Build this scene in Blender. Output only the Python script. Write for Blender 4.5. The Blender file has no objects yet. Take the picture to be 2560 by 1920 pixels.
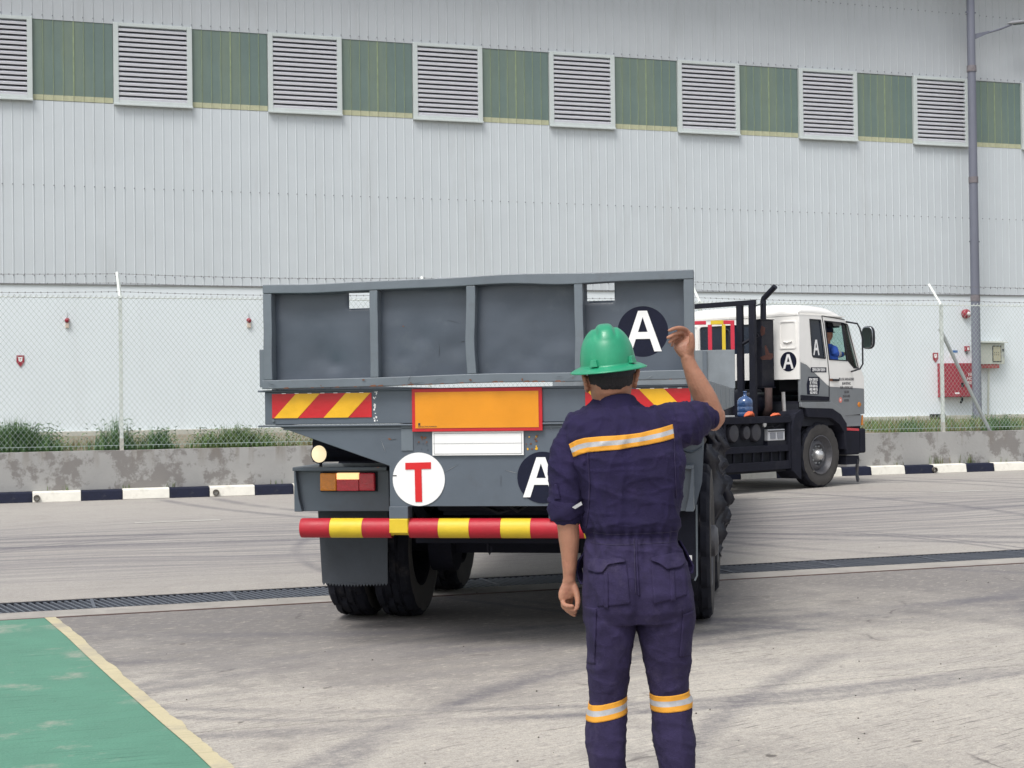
import bpy, bmesh, math, random
from mathutils import Vector, Matrix, noise
from mathutils.bvhtree import BVHTree
random.seed(7)
SC = bpy.context.scene
COL = SC.collection
R_ = math.radians
PI = math.pi
# ------------------------------------------------------------------ camera
FPX = 3700.0; CH = 1.48; PITCH = math.atan(40/FPX); ROLL = .013
_f = Vector((0, math.cos(PITCH), math.sin(PITCH))); _u0 = Vector((0, -math.sin(PITCH), math.cos(PITCH))); _r0 = Vector((1, 0, 0))
_r = _r0*math.cos(ROLL) - _u0*math.sin(ROLL); _u = _u0*math.cos(ROLL) + _r0*math.sin(ROLL)
CP = Vector((0, 0, CH))
cd = bpy.data.cameras.new('camera'); cam = bpy.data.objects.new('camera', cd); COL.objects.link(cam)
cd.sensor_width = 36; cd.lens = FPX/2560*36; cd.clip_start = .1; cd.clip_end = 2000
cam.matrix_world = Matrix(((_r.x, _u.x, -_f.x, 0), (_r.y, _u.y, -_f.y, 0), (_r.z, _u.z, -_f.z, CH), (0, 0, 0, 1)))
SC.camera = cam
cd.dof.use_dof = False
# ------------------------------------------------------------------ sky, sun, exposure (overcast day)
SUN_EL, SUN_AZ = R_(58), R_(-150)     # azimuth from +Y towards +X
w = bpy.data.worlds.new('World'); SC.world = w; w.use_nodes = True
nt = w.node_tree; nt.nodes.clear()
sky = nt.nodes.new('ShaderNodeTexSky'); sky.sky_type = 'NISHITA'; sky.sun_disc = False
sky.sun_elevation = SUN_EL; sky.sun_rotation = SUN_AZ; sky.dust_density = 3.0; sky.air_density = 1.2
hs = nt.nodes.new('ShaderNodeHueSaturation'); hs.inputs['Saturation'].default_value = .30
bg = nt.nodes.new('ShaderNodeBackground'); bg.inputs['Strength'].default_value = .125
wo = nt.nodes.new('ShaderNodeOutputWorld')
nt.links.new(sky.outputs[0], hs.inputs['Color']); nt.links.new(hs.outputs[0], bg.inputs[0]); nt.links.new(bg.outputs[0], wo.inputs[0])
sd = bpy.data.lights.new('sun', 'SUN'); sd.energy = 1.5; sd.angle = R_(22); sd.color = (1, .965, .91)
so = bpy.data.objects.new('sun', sd); COL.objects.link(so)
sv = Vector((math.sin(SUN_AZ)*math.cos(SUN_EL), math.cos(SUN_AZ)*math.cos(SUN_EL), math.sin(SUN_EL)))
so.rotation_euler = sv.to_track_quat('Z', 'Y').to_euler()
vs = SC.view_settings; vs.view_transform = 'Standard'; vs.look = 'None'; vs.gamma = 1; vs.use_curve_mapping = False; vs.exposure = .62

# ------------------------------------------------------------------ helpers
def ray(px, py): return _f + _r*((px-1280)/FPX) + _u*((960-py)/FPX)
class Frame:
    """a local frame on the ground: x right, y away, z up, turned about z"""
    def __init__(s, o, a):
        s.o = Vector(o); s.a = a; s.x = Vector((math.cos(a), math.sin(a), 0)); s.y = Vector((-math.sin(a), math.cos(a), 0))
    def loc(s, P):
        d = P-s.o; return Vector((d@s.x if False else d.dot(s.x), d.dot(s.y), d.z))
    def hit(s, px, py, axis, val):
        n = {'x': s.x, 'y': s.y, 'z': Vector((0, 0, 1))}[axis]; d = ray(px, py)
        t = (val-(CP-s.o).dot(n))/d.dot(n); return s.loc(CP+d*t)
    def xz(s, px, py, y):
        p = s.hit(px, py, 'y', y); return (p.x, p.z)
def ground(px, py, h=0):
    d = ray(px, py); return CP+d*((h-CH)/d.z)

def mat(name, col, rough=.6, metal=0, var=.12, vs_=3.0, bump=.15, bs=60, dirt=None, damt=.0, ds=2.0, streak=0, coat=0, emit=None, estr=0, spec=.5, stretch=(1, 1, 1), dthr=.55, folds=None, dw=.15):
    m = bpy.data.materials.new(name); m.use_nodes = True; t = m.node_tree; N = t.nodes; L = t.links
    b = N['Principled BSDF']; b.inputs['Roughness'].default_value = rough; b.inputs['Metallic'].default_value = metal
    b.inputs['Coat Weight'].default_value = coat; b.inputs['Specular IOR Level'].default_value = spec
    tc = N.new('ShaderNodeTexCoord'); mp = N.new('ShaderNodeMapping'); mp.inputs['Scale'].default_value = stretch
    L.new(tc.outputs['Object'], mp.inputs[0])
    n1 = N.new('ShaderNodeTexNoise'); n1.inputs['Scale'].default_value = vs_; n1.inputs['Detail'].default_value = 6; n1.inputs['Roughness'].default_value = .65
    L.new(mp.outputs[0], n1.inputs['Vector'])
    mr = N.new('ShaderNodeMapRange'); mr.inputs[1].default_value = .25; mr.inputs[2].default_value = .75
    mr.inputs[3].default_value = 1-var; mr.inputs[4].default_value = 1+var; L.new(n1.outputs['Fac'], mr.inputs[0])
    mx = N.new('ShaderNodeMix'); mx.data_type = 'RGBA'; mx.blend_type = 'MULTIPLY'; mx.inputs[0].default_value = 1
    mx.inputs[6].default_value = (*col, 1); L.new(mr.outputs[0], mx.inputs[7]); out = mx.outputs[2]
    if dirt:
        mp2 = N.new('ShaderNodeMapping'); mp2.inputs['Scale'].default_value = (1, 1, .12) if streak else (1, 1, 1); L.new(tc.outputs['Object'], mp2.inputs[0])
        n2 = N.new('ShaderNodeTexNoise'); n2.inputs['Scale'].default_value = ds; n2.inputs['Detail'].default_value = 8; n2.inputs['Roughness'].default_value = .7; L.new(mp2.outputs[0], n2.inputs['Vector'])
        r2 = N.new('ShaderNodeMapRange'); r2.inputs[1].default_value = dthr; r2.inputs[2].default_value = dthr+dw; r2.inputs[4].default_value = damt; L.new(n2.outputs['Fac'], r2.inputs[0])
        m2 = N.new('ShaderNodeMix'); m2.data_type = 'RGBA'; m2.inputs[7].default_value = (*dirt, 1); L.new(r2.outputs[0], m2.inputs[0]); L.new(out, m2.inputs[6]); out = m2.outputs[2]
    L.new(out, b.inputs['Base Color'])
    if rough < .95:
        rr = N.new('ShaderNodeMapRange'); rr.inputs[3].default_value = max(.03, rough-.12); rr.inputs[4].default_value = min(1, rough+.15); L.new(n1.outputs['Fac'], rr.inputs[0]); L.new(rr.outputs[0], b.inputs['Roughness'])
    if bump:
        n3 = N.new('ShaderNodeTexNoise'); n3.inputs['Scale'].default_value = bs; n3.inputs['Detail'].default_value = 4; L.new(mp.outputs[0], n3.inputs['Vector'])
        bp = N.new('ShaderNodeBump'); bp.inputs['Strength'].default_value = bump; bp.inputs['Distance'].default_value = .01; L.new(n3.outputs['Fac'], bp.inputs['Height']); L.new(bp.outputs[0], b.inputs['Normal'])
    if folds:
        mpf = N.new('ShaderNodeMapping'); mpf.inputs['Scale'].default_value = folds; mpf.inputs['Rotation'].default_value = (.3, .5, .4); L.new(tc.outputs['Object'], mpf.inputs[0])
        nf = N.new('ShaderNodeTexNoise'); nf.noise_type = 'RIDGED_MULTIFRACTAL'; nf.inputs['Scale'].default_value = 1; nf.inputs['Detail'].default_value = 3; nf.inputs['Roughness'].default_value = .5; nf.inputs['Distortion'].default_value = .8; L.new(mpf.outputs[0], nf.inputs['Vector'])
        bf = N.new('ShaderNodeBump'); bf.inputs['Strength'].default_value = .55; bf.inputs['Distance'].default_value = .016; L.new(nf.outputs[0], bf.inputs['Height']); L.new(bf.outputs[0], bp.inputs['Normal'])
    if emit:
        b.inputs['Emission Color'].default_value = (*emit, 1); b.inputs['Emission Strength'].default_value = estr
    return m
def glass(name, col, alpha=.35, rough=.05):
    m = bpy.data.materials.new(name); m.use_nodes = True; t = m.node_tree; N = t.nodes; L = t.links; N.clear()
    o = N.new('ShaderNodeOutputMaterial'); mx = N.new('ShaderNodeMixShader'); tr = N.new('ShaderNodeBsdfTransparent'); gl = N.new('ShaderNodeBsdfGlossy')
    tr.inputs[0].default_value = (*col, 1); gl.inputs['Roughness'].default_value = rough
    nz = N.new('ShaderNodeTexNoise'); nz.inputs['Scale'].default_value = 3
    lw = N.new('ShaderNodeFresnel'); lw.inputs[0].default_value = 1.5
    ad = N.new('ShaderNodeMath'); ad.operation = 'MULTIPLY_ADD'; ad.inputs[1].default_value = .05; L.new(nz.outputs['Fac'], ad.inputs[0]); L.new(lw.outputs[0], ad.inputs[2])
    L.new(ad.outputs[0], mx.inputs[0]); L.new(tr.outputs[0], mx.inputs[1]); L.new(gl.outputs[0], mx.inputs[2]); L.new(mx.outputs[0], o.inputs[0])
    return m

class MB:
    def __init__(s): s.v = []; s.f = []; s.m = []
    def add(s, vs, fs, m=0):
        o = len(s.v); s.v += [tuple(v) for v in vs]; s.f += [tuple(i+o for i in f) for f in fs]; s.m += [m]*len(fs); return s
    def box(s, x0, x1, y0, y1, z0, z1, m=0):
        return s.add([(x0, y0, z0), (x1, y0, z0), (x1, y1, z0), (x0, y1, z0), (x0, y0, z1), (x1, y0, z1), (x1, y1, z1), (x0, y1, z1)],
                     [(0, 3, 2, 1), (4, 5, 6, 7), (0, 1, 5, 4), (1, 2, 6, 5), (2, 3, 7, 6), (3, 0, 4, 7)], m)
    def prism(s, poly, a, b, fn, m=0):
        """polygon (convex-ish) in 2D; fn(p,q,d) -> 3D, from depth a to b"""
        n = len(poly); vs_ = [fn(p, q, a) for p, q in poly]+[fn(p, q, b) for p, q in poly]
        return s.add(vs_, [tuple(range(n))[::-1], tuple(range(n, 2*n))]+[(i, (i+1) % n, (i+1) % n+n, i+n) for i in range(n)], m)
    def tube(s, pts, rad, seg=8, m=0, cap=True, ell=None):
        pts = [Vector(p) for p in pts]; rad = rad if isinstance(rad, (list, tuple)) else [rad]*len(pts)
        rings = []; up = None
        for i, p in enumerate(pts):
            d = (pts[min(i+1, len(pts)-1)]-pts[max(i-1, 0)]).normalized()
            if up is None:
                up = Vector((0, 0, 1)) if abs(d.z) < .9 else Vector((0, 1, 0))
            a = d.cross(up).normalized(); b = a.cross(d).normalized(); up = b
            k = ell if ell else 1
            rings.append([p+(a*math.cos(2*PI*j/seg)*rad[i]*k+b*math.sin(2*PI*j/seg)*rad[i]) for j in range(seg)])
        vs_ = [v for r in rings for v in r]; fs = []
        for i in range(len(pts)-1):
            for j in range(seg):
                fs.append((i*seg+j, i*seg+(j+1) % seg, (i+1)*seg+(j+1) % seg, (i+1)*seg+j))
        if cap: fs += [tuple(range(seg))[::-1], tuple(range((len(pts)-1)*seg, len(pts)*seg))]
        return s.add(vs_, fs, m)
    def rings(s, rings, m=0, cap=True):
        n = len(rings[0]); vs_ = [v for r in rings for v in r]
        fs = [(i*n+j, i*n+(j+1) % n, (i+1)*n+(j+1) % n, (i+1)*n+j) for i in range(len(rings)-1) for j in range(n)]
        if cap: fs += [tuple(range(n))[::-1], tuple(range((len(rings)-1)*n, len(rings)*n))]
        return s.add(vs_, fs, m)
    def ball(s, c, r, m=0, u=12, v=8):
        r = r if isinstance(r, (tuple, list)) else (r, r, r)
        return s.rings([[(c[0]+r[0]*math.sin(PI*max(.02, min(.98, i/v)))*math.cos(2*PI*j/u), c[1]+r[1]*math.sin(PI*max(.02, min(.98, i/v)))*math.sin(2*PI*j/u), c[2]-r[2]*math.cos(PI*i/v)) for j in range(u)] for i in range(v+1)], m)
    def lathe(s, prof, seg, fn, m=None):
        """prof: list of (axial, radius[,mat]); fn(axial, a, b)->3D"""
        n = len(prof); vs_ = [fn(p[0], p[1]*math.cos(2*PI*j/seg), p[1]*math.sin(2*PI*j/seg)) for p in prof for j in range(seg)]
        o = len(s.v); s.v += [tuple(v) for v in vs_]
        for i in range(n-1):
            for j in range(seg):
                s.f.append((o+i*seg+j, o+i*seg+(j+1) % seg, o+(i+1)*seg+(j+1) % seg, o+(i+1)*seg+j)); s.m.append(prof[i][2] if len(prof[i]) > 2 else 0)
        return s
    def build(s, name, mats, parent=None, smooth=False, bevel=0, **props):
        me = bpy.data.meshes.new(name); me.from_pydata(s.v, [], s.f)
        for m in (mats if isinstance(mats, (list, tuple)) else [mats]): me.materials.append(m)
        me.polygons.foreach_set('material_index', s.m)
        bm = bmesh.new(); bm.from_mesh(me); bmesh.ops.recalc_face_normals(bm, faces=bm.faces); bm.to_mesh(me); bm.free()
        return link(name, me, parent, smooth, bevel, **props)
def link(name, me, parent=None, smooth=False, bevel=0, **props):
    o = bpy.data.objects.new(name, me); COL.objects.link(o)
    if parent: o.parent = parent
    if smooth:
        me.polygons.foreach_set('use_smooth', [True]*len(me.polygons)); 
        if smooth != 'all': me.set_sharp_from_angle(angle=R_(40))
    if bevel:
        b = o.modifiers.new('bevel', 'BEVEL'); b.width = bevel; b.segments = 2; b.limit_method = 'ANGLE'; b.angle_limit = R_(35)
    for k, v in props.items(): o[k] = v
    return o
def thing(name, frame_or_loc, label, cat, rot=0, group=None, kind=None):
    o = bpy.data.objects.new(name, None); COL.objects.link(o); o.empty_display_size = .2
    if isinstance(frame_or_loc, Frame): o.location = frame_or_loc.o; o.rotation_euler = (0, 0, frame_or_loc.a)
    else: o.location = frame_or_loc; o.rotation_euler = (0, 0, rot)
    if kind: o['kind'] = kind
    if label: o['label'] = label
    if cat: o['category'] = cat
    if group: o['group'] = group
    return o
def tag(o, label, cat, group=None):
    o['label'] = label; o['category'] = cat
    if group: o['group'] = group
    return o
def plate(name, loops, d0, d1, fn, mats, parent, bevel=0, **props):
    """polygon with holes from 2-D loops, thickness d0..d1, fn(p,q,d)->local 3D"""
    c = bpy.data.curves.new(name, 'CURVE'); c.dimensions = '2D'; c.fill_mode = 'BOTH'; c.extrude = .5
    for lp in loops:
        sp = c.splines.new('POLY'); sp.points.add(len(lp)-1)
        for i, (a, b) in enumerate(lp): sp.points[i].co = (a, b, 0, 1)
        sp.use_cyclic_u = True
    t = bpy.data.objects.new(name, c); me = bpy.data.meshes.new_from_object(t)
    bpy.data.objects.remove(t); bpy.data.curves.remove(c)
    for v in me.vertices: v.co = fn(v.co.x, v.co.y, d0+(d1-d0)*(v.co.z+.5))
    me.materials.clear(); me.materials.append(mats)
    for p in me.polygons: p.material_index = 0
    bm = bmesh.new(); bm.from_mesh(me); bmesh.ops.remove_doubles(bm, verts=bm.verts, dist=1e-5); bmesh.ops.recalc_face_normals(bm, faces=bm.faces); bm.to_mesh(me); bm.free()
    return link(name, me, parent, bevel=bevel, **props)
def text_mesh(name, txt, size, x, z, d0, d1, fn, m, parent, align='CENTER', wide=1.0, off=0, spacing=1):
    c = bpy.data.curves.new(name, 'FONT'); c.body = txt; c.size = size; c.align_x = align; c.extrude = .5; c.offset = off; c.space_character = spacing; c.resolution_u = 2
    t = bpy.data.objects.new(name, c); me = bpy.data.meshes.new_from_object(t); bpy.data.objects.remove(t)
    for v in me.vertices: v.co = fn(x+v.co.x*wide, z+v.co.y, d0+(d1-d0)*(v.co.z+.5))
    me.materials.clear(); me.materials.append(m)
    return link(name, me, parent)
def circle(cx, cz, r, n=48, rz=None): return [(cx+r*math.cos(2*PI*i/n), cz+(rz or r)*math.sin(2*PI*i/n)) for i in range(n)]
def rrect(x0, x1, z0, z1, r=.03, n=5):
    o = []
    for cx, cz, a in ((x1-r, z1-r, 0), (x0+r, z1-r, 90), (x0+r, z0+r, 180), (x1-r, z0+r, 270)):
        o += [(cx+r*math.cos(R_(a+90*i/n)), cz+r*math.sin(R_(a+90*i/n))) for i in range(n+1)]
    return o
def noisev(x, y=0, z=0): return noise.noise(Vector((x, y, z)))
XZ = lambda p, q, d: (p, d, q)      # 2D (x,z), depth along y
YZ = lambda p, q, d: (d, p, q)

# ------------------------------------------------------------------ materials
M_clad = mat('cladding_sheet', (.53, .575, .61), .45, var=.035, vs_=1.2, bump=.03, bs=8, dirt=(.42, .44, .45), damt=.35, ds=1.6, streak=1)
M_cladshade = mat('cladding_upper_shaded', (.46, .49, .52), .45, var=.04, vs_=1.2, bump=.03, bs=8, dirt=(.36, .38, .39), damt=.4, ds=1.6, streak=1)  # same cladding, coloured darker to carry the shade at the top
M_conc_white = mat('white_painted_wall', (.70, .76, .80), .8, var=.03, vs_=.6, bump=.05, bs=20, dirt=(.58, .62, .64), damt=.35, ds=1.2, streak=1)
M_plinth = mat('plinth_concrete', (.46, .45, .40), .9, var=.15, vs_=3, bump=.3)
M_green = mat('translucent_sheet', (.130, .186, .172), .35, var=.10, vs_=1.5, bump=.02, bs=8, dirt=(.21, .25, .16), damt=.42, ds=.9, streak=1, dthr=.5)
M_greenrib = mat('translucent_rib', (.24, .30, .18), .4, var=.2, vs_=4)
M_greenbase = mat('weathered_sheet_end', (.42, .43, .29), .6, var=.15, vs_=9)
M_lfrm = mat('louvre_frame_paint', (.52, .57, .57), .5, var=.05, vs_=4)
M_slat = mat('louvre_slat_paint', (.60, .61, .66), .45, var=.05, vs_=5)
M_dark = mat('dark_recess', (.012, .014, .022), .9, var=.1)
M_black = mat('black_paint', (.006, .007, .015), .5, var=.3, vs_=6, dirt=(.028, .024, .026), damt=.4, ds=5, spec=.3)
M_flap = mat('dusty_flap_rubber', (.040, .046, .056), .8, var=.25, vs_=5, dirt=(.075, .078, .082), damt=.5, ds=3)
M_blackm = mat('matt_black_dusty', (.011, .012, .021), .85, var=.3, vs_=8, dirt=(.036, .034, .038), damt=.4, ds=4, spec=.25)
M_rubber = mat('tyre_rubber', (.011, .012, .019), .85, var=.3, vs_=9, bump=.2, bs=90, dirt=(.06, .055, .052), damt=.45, ds=7, spec=.25)
M_rubberwall = mat('tyre_sidewall_dusty', (.05, .047, .046), .85, var=.3, vs_=6, bump=.2, bs=40, dirt=(.11, .10, .09), damt=.5, ds=5)
M_grey = mat('grey_truck_paint', (.086, .106, .134), .45, var=.14, vs_=2.2, bump=.12, bs=14, dirt=(.07, .078, .092), damt=.5, ds=3.5, coat=.12)
M_greyl = mat('light_grey_frame_paint', (.125, .150, .176), .45, var=.16, vs_=3, bump=.12, bs=18, dirt=(.09, .098, .11), damt=.6, ds=6, coat=.1)
M_greyp = mat('dented_panel_paint', (.062, .079, .106), .42, var=.18, vs_=2.4, bump=.1, bs=10, dirt=(.105, .128, .150), damt=.55, ds=2.6, coat=.15)
M_rust = mat('rust', (.16, .07, .04), .95, var=.4, vs_=20)
M_red = mat('red_reflective', (.50, .008, .015), .35, var=.12, vs_=9, bump=.25, bs=22, coat=.3)
M_yel = mat('yellow_reflective', (.78, .42, .008), .35, var=.10, vs_=9, bump=.25, bs=22, coat=.3)
M_orange = mat('orange_reflective', (.70, .26, .003), .4, var=.10, vs_=3, bump=.15, bs=14, coat=.2)
M_redpaint = mat('red_pipe_paint', (.40, .010, .024), .5, var=.15, vs_=7, bump=.12, dirt=(.22, .02, .03), damt=.5, ds=6)
M_yelpaint = mat('yellow_pipe_paint', (.66, .47, .022), .5, var=.12, vs_=7, bump=.12, dirt=(.45, .33, .04), damt=.5, ds=7)
M_white = mat('white_sticker', (.80, .80, .80), .5, var=.04, vs_=8, bump=.05, dirt=(.5, .5, .48), damt=.4, ds=12, dthr=.64)
M_navy = mat('navy_black_sticker', (.008, .010, .026), .6, spec=.2, var=.2, vs_=9, bump=.1)
M_ink = mat('black_ink', (.03, .03, .035), .6, var=.2)
M_cabw = mat('white_cab_paint', (.87, .86, .83), .3, var=.03, vs_=3, bump=.02, bs=6, coat=.4, dirt=(.55, .52, .47), damt=.35, ds=2.5, streak=1, dthr=.6)
M_cabg = mat('grey_cab_paint', (.185, .20, .215), .35, var=.06, vs_=4, bump=.02, coat=.4, dirt=(.12, .12, .12), damt=.5)
M_steel = mat('galvanised_steel', (.42, .44, .45), .45, metal=.5, var=.15, vs_=12)
M_silver = mat('silver_metal', (.6, .6, .6), .35, metal=.8, var=.15, vs_=12)
M_lens_w = mat('lit_white_lens', (.7, .62, .48), .3, var=.15, vs_=30, emit=(1, .82, .50), estr=.55)
M_lens_lit = mat('lit_lamp_lens', (.7, .5, .28), .3, var=.1, vs_=40, emit=(1, .60, .26), estr=.75)
M_lens_r = mat('red_lens', (.52, .012, .03), .2, var=.2, vs_=40, bump=.4, bs=120, coat=.6)
M_lens_o = mat('amber_lens', (.62, .20, .008), .2, var=.2, vs_=40, bump=.4, bs=120, coat=.6)
M_postp = mat('white_fence_paint', (.62, .66, .63), .55, var=.15, vs_=7, dirt=(.32, .34, .31), damt=.5, ds=6)
M_mesh = mat('green_coated_wire', (.30, .37, .34), .5, var=.2, vs_=3, bump=0)
M_wire = mat('barbed_wire_steel', (.16, .16, .17), .6, metal=.3, var=.2, bump=0)
M_pole = mat('grey_pole_paint', (.145, .155, .20), .45, var=.12, vs_=1.5, stretch=(1, 1, .2))
M_fabric = mat('navy_coverall_cloth', (.0165, .0125, .046), .92, var=.25, vs_=14, bump=.28, bs=260, dirt=(.030, .021, .072), damt=.55, ds=9, spec=.25, folds=(7, 7, 3.2))
M_fabric2 = mat('faded_coverall_cloth', (.025, .0195, .056), .93, var=.3, vs_=22, bump=.3, bs=260, dirt=(.050, .041, .086), damt=.6, ds=10, spec=.25, folds=(6, 6, 8))
M_tapey = mat('yellow_tape', (.62, .28, .025), .8, var=.08, vs_=20, bump=.15)
M_tapes = mat('silver_tape', (.37, .375, .39), .42, var=.14, vs_=26, bump=.2, dirt=(.28, .27, .27), damt=.6, ds=18)
def skin_mat():
    m = mat('skin', (.335, .160, .102), .55, var=.2, vs_=13, bump=.2, bs=130, dirt=(.26, .095, .068), damt=.7, ds=16)
    b = m.node_tree.nodes['Principled BSDF']; b.inputs['Subsurface Weight'].default_value = .12; b.inputs['Subsurface Radius'].default_value = (.012, .004, .002)
    return m
M_skin = skin_mat()
M_hair = mat('black_hair', (.012, .010, .013), .75, var=.3, vs_=60, bump=.8, bs=240, stretch=(1, 1, .25))
M_helmet = mat('green_hard_hat_plastic', (.014, .25, .13), .38, var=.14, vs_=16, bump=.04, bs=60, coat=.15, dirt=(.07, .33, .20), damt=.5, ds=11)
M_strap = mat('black_strap', (.010, .011, .018), .7, var=.3)
M_glassd = glass('green_tinted_glass', (.70, .84, .80))
M_glassk = mat('dark_tinted_glass', (.012, .02, .038), .08, var=.3, vs_=3, bump=0, coat=.4)
M_bluep = mat('blue_bottle_plastic', (.030, .075, .19), .15, var=.3, vs_=7, bump=.02, coat=.8)
M_weath = mat('weathered_light_grey', (.20, .225, .245), .6, var=.2, vs_=3, bump=.15, bs=20, dirt=(.12, .12, .12), damt=.7, ds=4, streak=1)
M_soil = mat('bank_soil', (.20, .165, .12), .95, var=.35, vs_=2.5, bump=.5, bs=14, dirt=(.10, .13, .055), damt=.8, ds=1.4, dthr=.48)

def ground_mat(kind):
    """concrete with broom texture, tyre marks and stains; coordinates are the wall frame (x along, y away)"""
    m = bpy.data.materials.new('concrete_'+kind); m.use_nodes = True; t = m.node_tree; N = t.nodes; L = t.links; b = N['Principled BSDF']
    tc = N.new('ShaderNodeTexCoord'); P = tc.outputs['Object']
    def nz(scale, det=6, ro=.6, vec=P, dist=0):
        n = N.new('ShaderNodeTexNoise'); n.inputs['Scale'].default_value = scale; n.inputs['Detail'].default_value = det; n.inputs['Roughness'].default_value = ro; n.inputs['Distortion'].default_value = dist; L.new(vec, n.inputs['Vector']); return n.outputs['Fac']
    def mp(sc, rot=0, vec=P, loc=(0, 0, 0)):
        n = N.new('ShaderNodeMapping'); n.inputs['Rotation'].default_value = (0, 0, R_(rot)); L.new(vec, n.inputs[0]); n.inputs['Location'].default_value = loc
        k = N.new('ShaderNodeVectorMath'); k.operation = 'MULTIPLY'; k.inputs[1].default_value = sc; L.new(n.outputs[0], k.inputs[0]); return k.outputs[0]
    def rng(x, a, b_, c=0, d=1):
        n = N.new('ShaderNodeMapRange'); n.inputs[1].default_value = a; n.inputs[2].default_value = b_; n.inputs[3].default_value = c; n.inputs[4].default_value = d; L.new(x, n.inputs[0]); return n.outputs[0]
    def mth(op, x, y=None):
        n = N.new('ShaderNodeMath'); n.operation = op
        for i, q in enumerate((x, y)):
            if q is None: continue
            if isinstance(q, (int, float)): n.inputs[i].default_value = q
            else: L.new(q, n.inputs[i])
        return n.outputs[0]
    def mix(f, a, c, mode='MIX'):
        n = N.new('ShaderNodeMix'); n.data_type = 'RGBA'; n.blend_type = mode
        if isinstance(f, (int, float)): n.inputs[0].default_value = f
        else: L.new(f, n.inputs[0])
        for i, q in ((6, a), (7, c)):
            if isinstance(q, tuple): n.inputs[i].default_value = (*q, 1)
            else: L.new(q, n.inputs[i])
        return n.outputs[2]
    sx = N.new('ShaderNodeSeparateXYZ'); L.new(P, sx.inputs[0])
    # warped coordinates so streaks bend
    wv = N.new('ShaderNodeTexNoise'); wv.inputs['Scale'].default_value = .16; wv.inputs['Detail'].default_value = 2; L.new(P, wv.inputs['Vector'])
    wa = N.new('ShaderNodeVectorMath'); wa.operation = 'MULTIPLY_ADD'; wa.inputs[1].default_value = (2.2, 2.2, 0); L.new(wv.outputs['Color'], wa.inputs[0]); L.new(P, wa.inputs[2]); PW = wa.outputs[0]
    far = kind == 'far'
    col = mix(rng(nz(.35, 4), .35, .65), (.39, .365, .335) if far else (.44, .41, .365), (.44, .415, .38) if far else (.57, .535, .47))
    col = mix(rng(nz(2.2, 8, .75), .50, .70, 0, .5), col, (.30, .275, .25))
    if not far:
        # dirty traffic zone behind the trailer, with patchy torn edges
        z = mth('ADD', rng(sx.outputs[1], 7.4, 10.4, 0, 1.05), mth('MULTIPLY', mth('SUBTRACT', nz(.55, 9, .68), .5), 2.3))
        col = mix(rng(z, .15, .85, 0, .78), col, (.165, .155, .152))
        cx = mth('MULTIPLY', mth('ABSOLUTE', mth('SUBTRACT', sx.outputs[0], 2.3)), .30)
        z2 = mth('SUBTRACT', mth('ADD', rng(sx.outputs[1], 6.0, 8.2, 0, 1.0), mth('MULTIPLY', mth('SUBTRACT', nz(1.3, 9, .75), .5), 2.2)), cx)
        col = mix(rng(z2, .2, .7, 0, .5), col, (.17, .16, .158))
    # pale flecks, dark grain, pits
    col = mix(rng(nz(7, 9, .85), .56, .66, 0, .5), col, (.60, .54, .44))
    col = mix(rng(nz(34, 6, .85), .42, .66, 0, .50), col, (.20, .185, .18))
    col = mix(rng(nz(110, 3, .8), .45, .66, 0, .5), col, (.15, .14, .14))
    sm = mp((13, 42, 1), -18.4)
    col = mix(rng(nz(1, 4, .75, sm), .54, .68, 0, .55 if not far else .3), col, (.14, .13, .13))
    col = mix(rng(nz(1, 4, .75, mp((10, 30, 1), -18.4, loc=(4, 9, 0))), .56, .68, 0, .45 if not far else .25), col, (.66, .61, .52))
    if not far:
        br2 = rng(nz(1, 3, .6, mp((3.4, 70, 1), -19, loc=(3, 5, 0))), .58, .66, 0, .75)
        br2 = mth('MULTIPLY', br2, rng(nz(.8, 4), .46, .60)); col = mix(br2, col, (.09, .085, .085))
        col = mix(rng(nz(7, 2, .5), .73, .77, 0, .8), col, (.09, .08, .075))
    if not far:
        vo = N.new('ShaderNodeTexVoronoi'); vo.feature = 'DISTANCE_TO_EDGE'; vo.inputs['Scale'].default_value = .42
        wv2 = N.new('ShaderNodeVectorMath'); wv2.operation = 'MULTIPLY_ADD'; wv2.inputs[1].default_value = (.5, .5, 0); nn = N.new('ShaderNodeTexNoise'); nn.inputs['Scale'].default_value = 2.2; nn.inputs['Detail'].default_value = 6; L.new(P, nn.inputs['Vector']); L.new(nn.outputs['Color'], wv2.inputs[0]); L.new(P, wv2.inputs[2]); L.new(wv2.outputs[0], vo.inputs['Vector'])
        ck = mth('MULTIPLY', rng(vo.outputs['Distance'], .0, .006, 1, 0), rng(nz(1.1, 4), .52, .60)); col = mix(mth('MULTIPLY', ck, .75), col, (.09, .08, .08))
        oil = rng(nz(1.7, 3, .5, mp((1, 1, 1), 0, loc=(11, 2, 0))), .69, .76, 0, .5); col = mix(oil, col, (.12, .115, .115))
    # soft long tyre streaks
    SK = ((3, (.12, 7.5, 1), 12.2, 20, .80), (-9, (.16, 6.0, 1), 12.0, 21, .55), (2, (.08, 3.0, 1), 12.2, 19, .3)) if far else ((-8, (.35, 7, 1), 5.5, 11.5, .28),)
    for k, (rot, sc_, y0, y1, st) in enumerate(SK):
        s_ = rng(nz(1, 6, .62, mp(sc_, rot, PW, (k*7, k*3, 0))), .47, .60, 0, st)
        msk = mth('MULTIPLY', mth('MULTIPLY', rng(sx.outputs[1], y0, y0+2.2), rng(sx.outputs[1], y1, y1-2.5)), rng(nz(18, 4, .8), .3, .65, .5, 1))
        col = mix(mth('MULTIPLY', s_, msk), col, (.165, .158, .172))
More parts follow.
